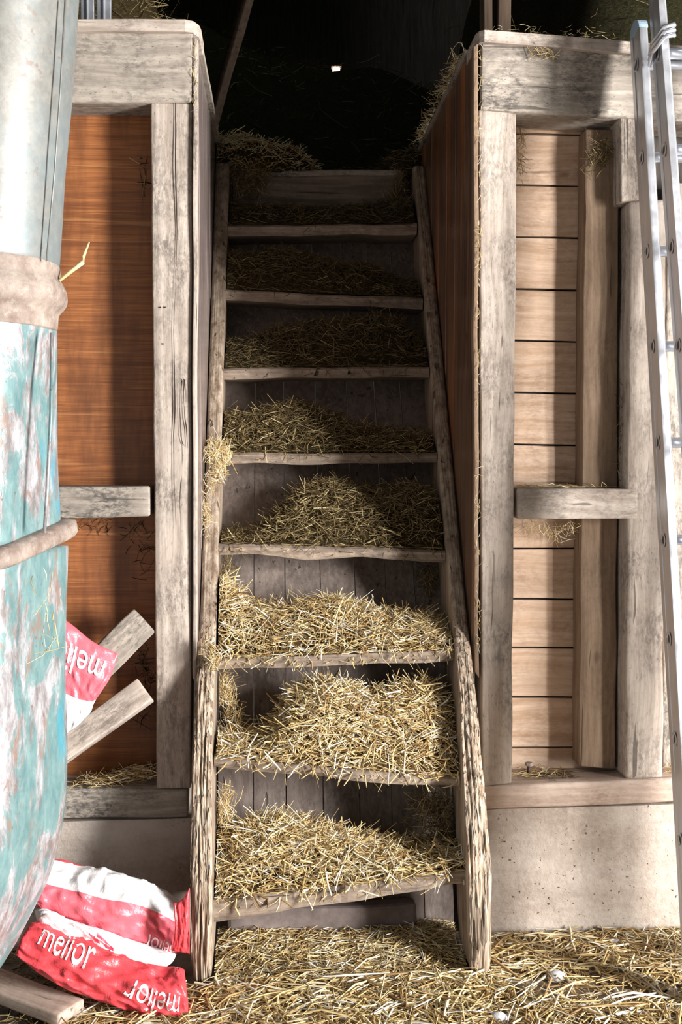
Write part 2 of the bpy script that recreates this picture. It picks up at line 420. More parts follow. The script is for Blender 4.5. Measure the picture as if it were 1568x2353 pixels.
def dirs(n, main=(1, 0, 0), flat=.35, spread=1.):
    a = rng.uniform(0, 2*math.pi, n)
    d = np.stack([np.cos(a), np.sin(a)*spread, rng.normal(size=n)*flat], 1)
    return d/np.linalg.norm(d, axis=1, keepdims=True)
def sstep(x): x = np.clip(x, 0, 1); return x*x*(3-2*x)

# ================================================================== SETTING
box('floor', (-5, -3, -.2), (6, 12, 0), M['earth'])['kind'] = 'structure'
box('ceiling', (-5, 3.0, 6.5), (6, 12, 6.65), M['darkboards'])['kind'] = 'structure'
box('ceiling_light_block', (-5, -3, 3.06), (6, 2.98, 3.2), M['darkboards'])['kind'] = 'structure'  # unseen low ceiling, added to keep light off the upper stair
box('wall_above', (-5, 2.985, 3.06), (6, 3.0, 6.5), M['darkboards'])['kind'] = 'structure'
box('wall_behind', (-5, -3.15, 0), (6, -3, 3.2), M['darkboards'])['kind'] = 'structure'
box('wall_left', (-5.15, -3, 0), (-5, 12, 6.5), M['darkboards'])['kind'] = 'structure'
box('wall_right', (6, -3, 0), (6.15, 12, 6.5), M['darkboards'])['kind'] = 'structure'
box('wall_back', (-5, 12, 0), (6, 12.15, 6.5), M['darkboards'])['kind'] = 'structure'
# concrete plinth on each side of the stair, with a board-mark step
def plinth(name, x0, x1, zt0, zt1, zm, y0):
    nx, nz = 60, 44; V = []; F = []
    for j in range(nz+1):
        for i in range(nx+1):
            u = i/nx; v = j/nz; x = x0+(x1-x0)*u; z = (zt0+(zt1-zt0)*u)*v
            zz = zm+.02*math.sin(x*3)
            y = y0 + (.006 if z > zz else 0.) + noise.noise(Vector((x*5, z*5, 1)))*.006 + noise.noise(Vector((x*22, z*22, 4)))*.003
            V.append((x, y, z))
    for j in range(nz):
        for i in range(nx):
            a = j*(nx+1)+i; F.append([a, a+1, a+nx+2, a+nx+1])
    nb = len(V); r = nx+1
    V += [(x0, y0+.34, 0), (x1, y0+.34, 0), (x1, y0+.34, zt1), (x0, y0+.34, zt0)]
    F += [[nb+1, nb, nb+3, nb+2], [*range(nz*r, nz*r+nx+1), nb+2, nb+3], [*range(nx, -1, -1), nb, nb+1],
          [*[k*r for k in range(nz, -1, -1)][::1], nb, nb+3], [*[k*r+nx for k in range(nz+1)], nb+2, nb+1]]
    return tag(link_mesh(name, V, F, M['concrete']), kind='structure')
zr0, zr1 = P(1112, 1862, YW).z, P(1568, 1845, YW).z
plinth('wall_front_right', .62, 3.2, zr0, zr0+.02, P(1130, 2010, YW).z, YW)
zl = P(300, 1885, YW).z
plinth('wall_front_left', -3.2, -.245, zl-.01, zl, .12, YW)

# ================================================================== TIMBER WALL, right side
YR = YW+.16      # recess boards, right
sr = timber('sill_beam', [(1112, 1808), (1900, 1770), (1900, 1828), (1112, 1862)], YW-.004, YW+.34, M['sill'], n=(40, 8, 3), jit=.006, bev=.008)
tag(sr, 'dusty pinkish timber sill lying along the concrete plinth right of the stair', 'beam')
pr = timber('timber_post', [(1101, 253), (1188, 260), (1177, 1800), (1110, 1808)], YW, YW+.13, M['paleZ'], n=(4, 4, 60), jit=.004)
tag(pr, 'pale mildewed timber post at the right edge of the stair opening', 'post')
br_ = timber('header_beam', [(1105, 97), (1900, 150), (1900, 300), (1105, 251)], YW-.012, YW+.15, M['greyX'], n=(50, 4, 6), jit=.005, bev=.006)
tag(br_, 'wide grey timber header beam over the right wall bay', 'beam')
def cap_board(name, pts, Yf, Yb, th, mat, **k):
    """board lying flat: front edge polyline of (px,py) along its top, thickness th"""
    V, F = [], []; n = len(pts)
    for px, py, dy in pts:
        p = P(px, py, Yf+dy)
        for (y, z) in ((p.y, p.z), (p.y, p.z-th), (Yb, p.z-th), (Yb, p.z)): V.append((p.x, y, z))
    for i in range(n-1):
        for j in range(4):
            a, b = i*4+j, i*4+(j+1) % 4; F.append([a, b, b+4, a+4])
    F += [[3, 2, 1, 0], [4*n-4, 4*n-3, 4*n-2, 4*n-1]]
    o = link_mesh(name, V, F, mat); bevel(o, .004, 2, 40); return tag(o, **k)
cap_board('cap_board', [(1088, 92, .09), (1092, 80, .045), (1102, 71, .012), (1114, 68, .0), (1300, 82, 0), (1460, 96, 0), (1900, 130, 0)], YW-.03, YW+.17, .036, M['paleX'],
          label='thin round-cornered cap board on top of the right header beam', cat='board')
# cladding of horizontal boards in the recess: one plank panel, real gaps
seams = [(262, 262), (307, 313), (425, 432), (545, 549), (665, 669), (783, 789), (903, 907), (1022, 1026), (1140, 1143), (1262, 1259), (1378, 1376), (1490, 1489), (1603, 1603), (1720, 1715), (1800, 1798)]
cl = None; V, F = [], []
for (a0, a1), (b0, b1) in zip(seams[:-1], seams[1:]):
    q4 = [P(1150, a0-.3, YR), P(1500, a1+3, YR), P(1500, b1+1, YR), P(1150, b0-2.5, YR)]
    q4[0].z -= .001; q4[1].z -= .001; q4[2].z += .0018; q4[3].z += .0018
    bk = lambda p: Vector((p.x, YR+.022, p.z)); tl, tr, br, bl = q4
    dy = random.uniform(-.002, .002)
    v, f = hexa_data([[[bl, tl], [bk(bl), bk(tl)]], [[br, tr], [bk(br), bk(tr)]]], (12, 1, 2), .0015, 5, random.random()*9)
    off = len(V); V += [Vector((p.x, p.y+dy, p.z)) for p in v]; F += [[i+off for i in ff] for ff in f]
cl = link_mesh('board_cladding', V, F, M['pineX']); bevel(cl, .0015, 1)
tag(cl, 'horizontal pale pine boards with dark gaps closing the right wall bay', 'wall cladding')
xr = P(1190, 900, YR).x
bk_ = box('backing_board', (P(1140, 900, YR).x-.03, YR+.03, .5), (1.6, YR+.045, 2.75), M['darkboards'])
tag(bk_, 'dark board behind the gaps of the pine cladding', 'board')
s2 = timber('wall_stud', [(1346, 296), (1423, 296), (1416, 1768), (1330, 1762)], YW+.075, YR-.003, M['tanZ'], n=(3, 3, 50), jit=.003)
tag(s2, 'tan inner stud fixed to the pine boards in the right bay', 'post')
cb_ = timber('corner_block', [(1424, 264), (1500, 268), (1506, 455), (1430, 463)], YW-.002, YR-.003, M['paleZ'], n=(3, 3, 10), jit=.004)
tag(cb_, 'short timber block under the header beam beside the ladder', 'block')
p2 = timber('timber_post', [(1448, 462), (1536, 458), (1525, 1792), (1436, 1792)], YW+.004, YR-.003, M['paleZ'], n=(4, 4, 50), jit=.006, bev=.012)
tag(p2, 'cracked timber post just left of the ladder in the right bay', 'post')
p3 = timber('timber_post', [(1580, 420), (1680, 420), (1660, 1790), (1570, 1790)], YW+.004, YR-.003, M['paleZ'], n=(4, 4, 30), jit=.006, bev=.012)
bpy.data.objects.remove(p3)
r2 = timber('cross_rail', [(1189, 1122), (1467, 1124), (1466, 1192), (1189, 1192)], YW+.0, YR-.003, M['paleX'], n=(20, 3, 4), jit=.003, bev=.006)
tag(r2, 'short pale cross rail with straw lying on it in the right bay', 'rail')
ebd = timber('board_cladding', [(1534, 420), (1720, 420), (1700, 1790), (1524, 1790)], YR-.05, YR+.0, M['greyZ'], n=(10, 2, 30), jit=.004)
tag(ebd, 'grey boards of the next bay seen between cracked post and ladder', 'wall cladding')

# ================================================================== TIMBER WALL, left side
YL = YW+.12
sl = timber('sill_beam', [(-400, 1800), (432, 1815), (432, 1878), (-400, 1890)], YW-.002, YW+.34, M['greyX'], n=(40, 6, 3), jit=.004, bev=.006)
tag(sl, 'shaded timber sill under the plywood bay left of the stair', 'beam')
pl = timber('timber_post', [(346, 236), (442, 236), (438, 1812), (361, 1812)], YW, YW+.13, M['paleZ'], n=(4, 4, 60), jit=.003)
tag(pl, 'split pale timber post at the left edge of the stair opening', 'post')
bl_ = timber('header_beam', [(-400, 66), (443, 71), (443, 234), (-400, 236)], YW-.010, YW+.15, M['greyX'], n=(50, 4, 6), jit=.004, bev=.006)
tag(bl_, 'wide grey timber header beam over the orange plywood bay', 'beam')
cap_board('cap_board', [(-400, 40, 0), (180, 43, 0), (300, 42, 0), (425, 43, .0), (444, 47, .012), (457, 56, .045), (463, 68, .09)], YW-.03, YW+.17, .036, M['paleX'],
          label='thin round-cornered cap board on top of the left header beam', cat='board')
pw = timber('plywood_panel', [(-400, 180), (420, 180), (420, 1815), (-400, 1815)], YL, YL+.015, M['ply'], n=(4, 1, 8), jit=0, bev=.001)
tag(pw, 'orange brown stained plywood sheet filling the left wall bay', 'panel')
r1 = timber('cross_rail', [(-300, 1116), (343, 1118), (344, 1187), (-300, 1200)], YW+.0, YL-.002, M['greyX'], n=(30, 3, 4), jit=.003, bev=.006)
tag(r1, 'grey cross rail in front of the orange plywood between chute and post', 'rail')
# split in the left post, a splintered groove and small holes
def crack(parent, pts, wd, Y, mat):
    V, F = [], []
    for i, (px, py, s) in enumerate(pts):
        p = P(px, py, Y); V += [(p.x-wd*s, p.y, p.z), (p.x+wd*s, p.y, p.z), (p.x, p.y+.006, p.z)]
    for i in range(len(pts)-1):
        a = i*3; F += [[a, a+3, a+4, a+1]]
    o = link_mesh('crack', V, F, mat); o.parent = parent; return o
M['crack'] = simple('dark_crack', (.035, .022, .016), .95)
ck = [(403, 236, .5), (404, 300, 1), (403, 380, .8), (405, 450, .9), (407, 530, .5), (404, 640, .15), (399, 760, .3), (401, 850, .6), (402, 940, 1.1), (399, 1000, .6), (400, 1100, .35), (404, 1200, .15)]
crack(pl, ck, .0022, YW-.0045, M['crack'])
crack(pl, [(420, 868, .2), (424, 874, 1.2), (422, 900, .5), (423, 930, .25), (425, 960, .6), (429, 985, .9), (430, 1010, .5), (432, 1030, .1)], .0022, YW-.0048, M['crack'])
crack(pl, [(431, 870, .1), (433, 900, .8), (434, 925, .3)], .0014, YW-.0048, M['crack'])
crack(pl, [(414, 880, .1), (413, 940, .5), (415, 1000, .6), (420, 1020, .9), (428, 1026, .3)], .0014, YW-.0048, M['crack'])
for px, py in ((369, 706), (380, 706), (375, 790)):
    p = P(px, py, YW-.004); V, F = tube_data([p, p+Vector((0, .003, 0))], .0022, 8); o = link_mesh('nail_hole', V, F, M['nail'], smooth=True); o.parent = pl

# lining boards of the stair well: thin vertical boards following the stair
def line_Y(z): return 3.31+.633*(z-.87)        # front edge line of the stringers
def lining(name, X0, X1, mat, edge_mat, lab, z_top=2.79):
    root = empty(name, ((X0+X1)/2, YW, .9), label=lab, cat='wall lining')
    ys = np.linspace(3.35, 4.66, 8); side = 1
    for a, b in zip(ys[:-1], ys[1:]):
        za, zb = .84+(a-3.35)/.633-.02*(a > 3.36), .84+(b-3.35)/.633-.05
        a_, b_ = a+.0012, b-.0012
        dx = random.uniform(-.0015, .0015)
        c = [[[(x+dx, a_, za), (x+dx, a_, z_top)], [(x+dx, b_, zb), (x+dx, b_, z_top)]] for x in (X0, X1)]
        V, F = hexa_data(c, (1, 2, 10), .001, 4, a*7)
        o = link_mesh('board', V, F, mat, smooth=False); bevel(o, .0025, 1); adopt(root, o)
    return root
lr = lining('stair_lining', .612, .6215, M['panel_r'], M['paleZ'], 'reddish varnished board lining on the right side of the stair well')
ll = lining('stair_lining', -.262, -.240, M['panel_l'], M['paleZ'], 'smooth board lining catching bluish light left of the stair well')
# thin edge battens that close the lining against the posts
eb = timber('edge_batten', [(444, 84), (455, 92), (452, 1560), (443, 1562)], YW-.012, YW+.03, M['paleZ'], n=(1, 2, 60), jit=.003, bev=.002)
tag(eb, 'narrow pale batten nailed between the split post and the left lining', 'batten')
eb2 = timber('edge_batten', [(1088, 108), (1099, 98), (1101, 1560), (1091, 1545)], YW-.006, YW+.03, M['tanZ'], n=(1, 2, 60), jit=.003, bev=.002)
tag(eb2, 'narrow brown batten with straw stuck in it right of the stair', 'batten')
# sloping hand boards on the lining tops
for X, lab in ((.604, 'narrow top board capping the right stair lining, straw on it'), (-.265, 'narrow top board capping the left stair lining')):
    o = box('top_board', (X, 3.51, 2.792), (X+.042, 4.70, 2.812), M['greyY'], n=(1, 12, 1), jit=.004, bev=.003); tag(o, lab, 'board')

# ================================================================== STAIRCASE
stair = empty('staircase', (.19, 3.05, 0), label='steep worn wooden stair climbing to the dark hay loft', cat='staircase')
XI0, XI1 = -.187, .560
def stringer(side):
    # (z, Y front, X inner, X outer, depth)
    if side < 0:
        prof = [(-.0, 3.075, -.205, -.222, .16), (.03, 3.03, -.190, -.238, .19), (.12, 3.015, -.184, -.246, .22), (.3, 3.03, -.184, -.246, .24), (.5, 3.09, -.188, -.247, .26), (.7, 3.18, -.190, -.247, .26), (.87, 3.28, -.188, -.243, .26), (1.05, 3.42, -.187, -.238, .26), (1.6, 3.77, -.186, -.236, .26), (2.15, 4.12, -.184, -.236, .26), (2.69, 4.46, -.182, -.236, .28)]
    else:
        prof = [(-.0, 3.06, .578, .606, .16), (.04, 3.03, .558, .612, .19), (.14, 3.015, .552, .616, .22), (.3, 3.03, .550, .618, .24), (.5, 3.09, .550, .612, .26), (.7, 3.18, .552, .608, .26), (.87, 3.28, .556, .604, .26), (1.05, 3.42, .558, .604, .26), (1.6, 3.77, .560, .606, .26), (2.15, 4.12, .562, .608, .26), (2.69, 4.46, .565, .610, .28)]
    Z = [p[0] for p in prof]; nz = 420; V = []; F = []; na, nb = 26, 6   # across front, along sides
    ring = []
    for i in range(nz+1):
        z = 2.69*i/nz
        g = [np.interp(z, Z, [p[k] for p in prof]) for k in range(1, 5)]
        yf, xi, xo, dp = g
        pts = []
        rough = 1. if z < .9 else .25
        for k in range(na+1):
            u = k/na; x = xi+(xo-xi)*u
            rnd = .010*(abs(2*u-1)**4)
            gr = (abs(noise.noise(Vector((x*150, 3, z*4))))*.014+noise.noise(Vector((x*330, 9, z*11)))*.005+noise.noise(Vector((x*40, 5, z*3)))*.008)*rough*(1-abs(2*u-1)**8)
            pts.append(Vector((x+noise.noise(Vector((u*2, side, z*7)))*.003*rough, yf+rnd+gr, z)))
        sdir = Vector((0, 1, -.0))
        for k in range(1, nb+1): pts.append(Vector((xo+noise.noise(Vector((k, side*5, z*4)))*.001, yf+.012+(dp-.012)*k/nb, z)))
        for k in range(1, 5): pts.append(Vector((xo+(xi-xo)*k/4, yf+dp, z)))
        for k in range(nb-1, 0, -1): pts.append(Vector((xi+noise.noise(Vector((k, side*7, z*4)))*.001, yf+.012+(dp-.012)*k/nb, z)))
        ring.append(len(pts)); V += pts
    m = ring[0]
    for i in range(nz):
        for k in range(m):
            a, b = i*m+k, i*m+(k+1) % m; F.append([a, b, b+m, a+m])
    F.append(list(range(m))[::-1]); F.append([nz*m+k for k in range(m)])
    if side > 0: F = [f[::-1] for f in F]
    o = link_mesh('stringer', V, F, M['stringer'], smooth=True)
    o.data.materials.append(M['eroded'])
    for f_, pg in enumerate(o.data.polygons[:nz*m]):
        if f_ % m < na and (f_//m)*2.69/nz < .98 + .03*math.sin(f_ % m): pg.material_index = 1
    bm = bmesh.new(); bm.from_mesh(o.data); bmesh.ops.recalc_face_normals(bm, faces=bm.faces); bm.to_mesh(o.data); bm.free()
    adopt(stair, o); return o
stringer(-1); stringer(1)
# treads: (left px, left top y, right px, right top y, thickness px)
TR = [(2068, 2003, 52), (1738, 1788, 26), (1514, 1494, 26), (1250, 1264, 27), (1040, 1040, 24), (846, 842, 24), (664, 684, 24), (518, 512, 24)]
def nose(py):
    """height and depth where the picture row meets the stair's front line"""
    Y = 3.1
    for _ in range(30):
        z = P(784, py, Y).z
        Y = max(3.085+max(0, z-.26)*.33, line_Y(z)+.012)
    return Y, z
tread_info = []
for i, (ly, ry, th) in enumerate(TR):
    Y, z = nose((ly+ry)/2)
    zl_, zr_ = P(520, ly, Y).z, P(1020, ry, Y).z
    tt = th/FPX*Y; dep = .235
    x0, x1 = XI0+.001, XI1-.003
    nx = 40; V = []; F = []
    sag = [.0, .004, .0, -.002, .004, .0, .003, .002][i]
    for k in range(nx+1):
        u = k/nx; x = x0+(x1-x0)*u; z_ = zl_+(zr_-zl_)*u
        wear = noise.noise(Vector((x*7, i*3.3, 0)))*.012 + noise.noise(Vector((x*30, i*3.3, 2)))*.003
        wz = noise.noise(Vector((x*9, i*5.1, 5)))*.004 - sag*math.sin(math.pi*u)
        tk = tt*(1+.25*noise.noise(Vector((x*5, i, 9))))
        if i == 0: tk = tt*(1.05-.45*u); z_ += .0
        V += [Vector((x, Y+wear+.005, z_+wz)), Vector((x, Y+wear-.004, z_+wz-.008)), Vector((x, Y+wear-.001+.004*noise.noise(Vector((x*40, i, 1))), z_+wz-tk*.6)), Vector((x, Y+wear+.007, z_+wz-tk)), Vector((x, Y+dep, z_-tk)), Vector((x, Y+dep, z_))]
    for k in range(nx):
        for j in range(6):
            a, b = k*6+j, k*6+(j+1) % 6; F.append([a, b, b+6, a+6])
    F += [[5, 4, 3, 2, 1, 0], [nx*6+j for j in range(6)]]
    o = link_mesh('tread', V, F, M['tread'] , smooth=False); adopt(stair, o)
    tread_info.append((Y, zl_, zr_, dep))
# vertical boards closing the stair from behind
bys = [-.19, -.075, .03, .15, .268, .372, .47, .565]
o0 = .225
for a, b in zip(bys[:-1], bys[1:]):
    c = [[[(x, 3.36+t, .02), (x, line_Y(.95)+o0+t, .95)] for t in (0, .018)] for x in (a+.0015, b-.0015)]
    V, F = hexa_data(c, (1, 1, 12), .0012, 5, a*5); off = len(V)
    c2 = [[[(x, line_Y(.95)+o0+t, .951), (x, line_Y(2.62)+o0+t, 2.62)] for t in (0, .018)] for x in (a+.0015, b-.0015)]
    V2, F2 = hexa_data(c2, (1, 1, 16), .0012, 5, a*5)
    V += V2; F += [[i+off for i in f] for f in F2]
    o = link_mesh('backing_board', V, F, M['backing']); adopt(stair, o)
# landing board at the head of the stair, loft floor, and loose things there
Yh = 4.55
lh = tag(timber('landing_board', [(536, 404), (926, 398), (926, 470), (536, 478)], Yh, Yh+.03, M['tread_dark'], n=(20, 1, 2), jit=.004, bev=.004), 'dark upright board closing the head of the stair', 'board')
zt = P(730, 392, Yh).z
lh2 = tag(timber('landing_board', [(545, 392), (922, 389), (922, 402), (545, 405)], Yh-.02, Yh+.14, M['greyX'], n=(30, 3, 1), jit=.005, bev=.004), 'worn top step board at the loft edge with hay at its corner', 'board')
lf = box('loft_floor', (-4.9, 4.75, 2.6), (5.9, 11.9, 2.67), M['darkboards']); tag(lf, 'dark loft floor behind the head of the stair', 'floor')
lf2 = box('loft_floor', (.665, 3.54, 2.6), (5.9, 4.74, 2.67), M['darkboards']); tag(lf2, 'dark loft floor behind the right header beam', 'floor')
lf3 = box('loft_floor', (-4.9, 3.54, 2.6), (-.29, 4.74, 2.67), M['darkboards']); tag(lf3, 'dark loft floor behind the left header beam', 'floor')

# ================================================================== STRAW
def heap(name, Y, z_l, z_r, dep, tops, n, Lm, wm, mats, lab, group, over=.10, cat='straw', tilt=.42, x0=None, x1=None, grow=1.):
    """heap lying on a tread; tops: picture rows of the crest at even steps from left to right"""
    x0 = XI0+.006 if x0 is None else x0; x1 = XI1-.008 if x1 is None else x1
    nu, nv = 48, 16; V = np.zeros((nv+1, nu+1, 3))
    us = np.linspace(0, 1, nu+1); yb = Y+dep-.012
    crest = []
    for u in us:
        x = x0+(x1-x0)*u; py = np.interp(u, np.linspace(0, 1, len(tops)), tops)
        px_ = 784+0; crest.append(P(634+x/Y*2500, py, Y+dep*.75).z)
    crest = np.array(crest)
    base = z_l+(z_r-z_l)*us
    crest = np.maximum(crest, base+.012)
    def h(u, v):
        b = z_l+(z_r-z_l)*u; c = np.interp(u, us, crest)
        s = 1-(1-np.clip(v/.78, 0, 1))**1.9
        return b+.003+(c-b)*s*np.where(v > .78, 1-.25*(v-.78), 1.)
    for j in range(nv+1):
        v = j/nv
        V[j, :, 0] = x0+(x1-x0)*us; V[j, :, 1] = Y+.012+(yb-Y-.012)*v
        nz_ = np.array([noise.noise(Vector((x*14, v*4, Y*5))) for x in V[j, :, 0]])
        V[j, :, 2] = h(us, v)+np.maximum(nz_*.016*(v > .05), -.002*(v < .2))
    V[:, :, 2] = np.maximum(V[:, :, 2], (base+.002)[None])
    bot = V[0].copy(); bot[:, 2] = base+.001
    bk = V[-1].copy(); bk[:, 2] = base+.001
    VV = np.concatenate([bot[None], V, bk[None]]); m = nu+1
    idx = np.arange((nv+3)*m).reshape(nv+3, m)
    Q = np.stack([idx[:-1, :-1], idx[:-1, 1:], idx[1:, 1:], idx[1:, :-1]], -1).reshape(-1, 4)
    u = rng.uniform(0, 1, n); v = rng.uniform(0, 1, n)**.9
    hgt = np.interp(u, us, crest-base)
    keep = rng.uniform(0, 1, n) < np.clip(.45+hgt/.12, 0, 1); u, v = u[keep], v[keep]; n = len(u)
    p = np.stack([x0+(x1-x0)*u, Y+.008+(yb-Y-.014)*v, h(u, v)+rng.uniform(.0, .016, n)+.004], 1)
    d = dirs(n, flat=tilt, spread=.55)
    slope = (np.interp(u, us, crest-base))/dep; d[:, 2] += d[:, 1]*slope*.8
    L = np.clip(rng.lognormal(math.log(Lm), .58, n), .012, Lm*3.); W = wm*rng.choice([.45, .7, 1., 1.35], n)*rng.uniform(.8, 1.2, n)
    SV, SQ = stalks(p, d, L, W, .07)
    parts = [(VV.reshape(-1, 3), Q, 1), ]
    # overhang at the nose
    k = int(n*over); uo = rng.uniform(0, 1, k)
    po = np.stack([x0+(x1-x0)*uo, Y-.004+rng.uniform(-.004, .02, k), z_l+(z_r-z_l)*uo+rng.uniform(-.03, .02, k)], 1)
    do = np.stack([rng.normal(size=k)*.5, -np.abs(rng.normal(size=k))*.35-.15, -np.abs(rng.normal(size=k))*.5], 1)
    hang = rng.uniform(0, 1, k) < .35
    do[~hang, 2] = rng.normal(size=(~hang).sum())*.12; do[~hang, 0] *= 2.5; po[~hang, 2] = (z_l+(z_r-z_l)*uo)[~hang]+.006
    po[hang, 1] -= .014
    Lo = np.clip(rng.lognormal(math.log(Lm*.95), .4, k), .012, Lm*2.)
    OV, OQ = stalks(po, do, Lo, W[:k] if k <= n else wm*np.ones(k), .07)
    for vv in (SV, OV):
        vv[:, 0] = np.clip(vv[:, 0], x0+.001, x1-.001)
        vv[:, 1] = np.minimum(vv[:, 1], yb+.004)
        bb = z_l+(z_r-z_l)*(vv[:, 0]-x0)/(x1-x0)
        on = vv[:, 1] > Y+.002
        vv[on, 2] = np.maximum(vv[on, 2], bb[on]+.003)
    parts += [(SV, SQ, 0), (OV, OQ, 0)]
    o = np_mesh(name, parts, mats)
    return tag(o, lab, cat, group, 'stuff')
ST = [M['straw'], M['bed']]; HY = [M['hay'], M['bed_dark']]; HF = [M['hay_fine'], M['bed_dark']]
G = 'straw heaps on the stair treads'
TOPS = [[1960, 1900, 1893, 1905, 1925, 1940, 1945, 1985, 2000],
        [1738, 1738, 1690, 1600, 1575, 1590, 1610, 1590, 1575, 1640],
        [1330, 1400, 1405, 1395, 1388, 1400, 1425, 1420, 1440],
        [1235, 1238, 1190, 1130, 1115, 1130, 1140, 1120, 1150],
        [960, 965, 945, 940, 960, 985, 1000, 1005, 1005],
        [800, 790, 765, 755, 750, 745, 735, 740, 800],
        [590, 590, 580, 590, 605, 620, 620, 650, 660],
        [470, 485, 480, 488, 490, 488, 480, 478, 465]]
LAB = ['golden straw heap covering the lowest tread', 'tall golden straw heap piled toward the right of the second tread', 'flat golden straw spread over the third tread, overhanging its edge',
       'brownish straw heap in shade on the fourth tread', 'dim hay layer on the fifth tread, long stalks lying flat', 'dark hay heap on the sixth tread rising to the right',
       'dark hay on the seventh tread, thicker at its left', 'thin dark hay on the topmost tread under the landing board']
CNT = [4300, 4800, 4000, 4200, 3200, 3000, 2600, 1800]
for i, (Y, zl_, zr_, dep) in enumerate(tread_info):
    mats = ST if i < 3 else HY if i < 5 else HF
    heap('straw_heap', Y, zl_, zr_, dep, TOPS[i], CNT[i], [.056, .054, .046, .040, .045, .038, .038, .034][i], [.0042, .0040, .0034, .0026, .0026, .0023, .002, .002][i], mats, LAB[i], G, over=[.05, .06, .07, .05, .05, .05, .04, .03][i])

# loose straw over the floor
def litter(name, region, n, Lm, wm, zfun, mats, lab, bedgrid=True, flat=.12, group=None, reject=None):
    x0, x1, y0, y1 = region
    x = rng.uniform(x0, x1, n*2); y = rng.uniform(y0, y1, n*2)
    if reject is not None:
        k = ~reject(x, y); x, y = x[k], y[k]
    x, y = x[:n], y[:n]; n = len(x)
    z = zfun(x, y)+rng.uniform(.002, .02, n)
    L = np.clip(rng.lognormal(math.log(Lm), .45, n), .015, Lm*2.4); W = wm*rng.choice([.45, .7, 1., 1.3], n)*rng.uniform(.8, 1.2, n)
    V, Q = stalks(np.stack([x, y, z], 1), dirs(n, flat=flat), L, W, .06)
    V[:, 2] = np.maximum(V[:, 2], zfun(V[:, 0], V[:, 1])+.001)
    V[:, 0] = np.clip(V[:, 0], x0, x1); V[:, 1] = np.clip(V[:, 1], y0, y1)
    parts = [(V, Q, 0)]
    if bedgrid:
        nx, ny = 60, 40; X, Yg = np.meshgrid(np.linspace(x0, x1, nx), np.linspace(y0, y1, ny))
        Z = zfun(X, Yg); top = np.stack([X, Yg, Z], -1).reshape(-1, 3)
        idx = np.arange(nx*ny).reshape(ny, nx); Qb = np.stack([idx[:-1, :-1], idx[:-1, 1:], idx[1:, 1:], idx[1:, :-1]], -1).reshape(-1, 4)
        parts.append((top, Qb, 1))
    o = np_mesh(name, parts, mats)
    return tag(o, lab, 'straw', group, 'stuff')
fz = lambda x, y: .004+.0*x
def fz_mid(x, y):
    return .004+.034*sstep((y-3.02)/.22)*(1-.25*np.sin((x-.1)*3.)**2)+.012*np.sin(x*11)*np.sin(y*17)
litter('straw_heap', (XI0+.004, XI1-.004, 3.04, 3.345), 4200, .065, .0038, fz_mid, ST, 'straw banked on the floor beneath the lowest tread between the stringers')
# straw thins out to bare dusty floor in patches right of the stair
def bare(x, y):
    return (rng.uniform(0, 1, len(x)) < .72) & (((x-.78)**2/.03+(y-2.99)**2/.006 < 1) | ((x-1.02)**2/.05+(y-2.93)**2/.003 < 1))
litter('floor_straw', (.60, 2.0, 2.4, 3.318), 6800, .10, .0056, fz, ST, 'golden straw strewn over the floor along the right plinth', False, .07, reject=bare)
litter('floor_straw', (-.62, .598, 2.4, 3.035), 6600, .10, .0056, lambda x, y: .004+.02*sstep((y-2.8)/.3)*((x > -.2)), ST, 'golden straw strewn over the floor in front of the stair foot', False, .09)
litter('floor_straw', (-2., -.622, 2.2, 3.318), 2500, .08, .0042, fz, HY, 'sparse dark straw on the floor under the chute', False, .09)

def tuft(name, pts, n, Lm, wm, mats, lab, sig=(.02, .02, .01), flat=.5, droop=0., group=None, cat='straw', zmin=None, ymax=None, xlim=None, parent=None):
    """loose strands gathered round a polyline of real points"""
    pts = np.array([tuple(p) for p in pts]); m = len(pts)
    t = rng.uniform(0, m-1, n); i = np.minimum(t.astype(int), m-2) if m > 1 else np.zeros(n, int); f = (t-i)[:, None]
    p = pts[i]*(1-f)+pts[np.minimum(i+1, m-1)]*f + rng.normal(size=(n, 3))*np.array(sig)
    d = dirs(n, flat=flat, spread=.5); d[:, 2] -= droop*np.abs(rng.normal(size=n))
    L = np.clip(rng.lognormal(math.log(Lm), .4, n), .01, Lm*2.2)
    V, Q = stalks(p, d, L, wm*rng.uniform(.6, 1.3, n), .12)
    if zmin is not None: V[:, 2] = np.maximum(V[:, 2], zmin)
    if ymax is not None: V[:, 1] = np.minimum(V[:, 1], ymax)
    if xlim is not None: V[:, 0] = np.clip(V[:, 0], *xlim)
    o = np_mesh(name, [(V, Q, 0)], mats)
    return tag(o, lab, cat, group, 'stuff')
SO = [M['straw']]; HO = [M['hay']]
zs = P(1200, 1800, YW).z; 
def ledge(px0, px1, py, Y): return [P(px0, py, Y), P(px1, py, Y)]
zsil = P(1300, 1800, YW).z+.004
tuft('straw_tuft', ledge(1190, 1310, 1782, YW+.09), 170, .045, .0028, SO, 'straw tuft on the right sill by the bolt', (.015, .03, .006), .25, zmin=zsil+.001, ymax=YR-.004)
tuft('straw_tuft', ledge(1528, 1560, 1778, YW+.06), 60, .04, .003, SO, 'straw tuft on the sill beside the ladder', (.006, .02, .012), .3, zmin=zsil+.004, ymax=YR-.055)
zra = P(1300, 1122, YW).z
tuft('straw_tuft', [P(1205, 1118, YW+.06), P(1300, 1120, YW+.06), P(1430, 1122, YW+.05)], 260, .035, .0022, SO, 'straw lying along the top of the right cross rail', (.02, .035, .003), .1, zmin=zra+.003, ymax=YR-.004)
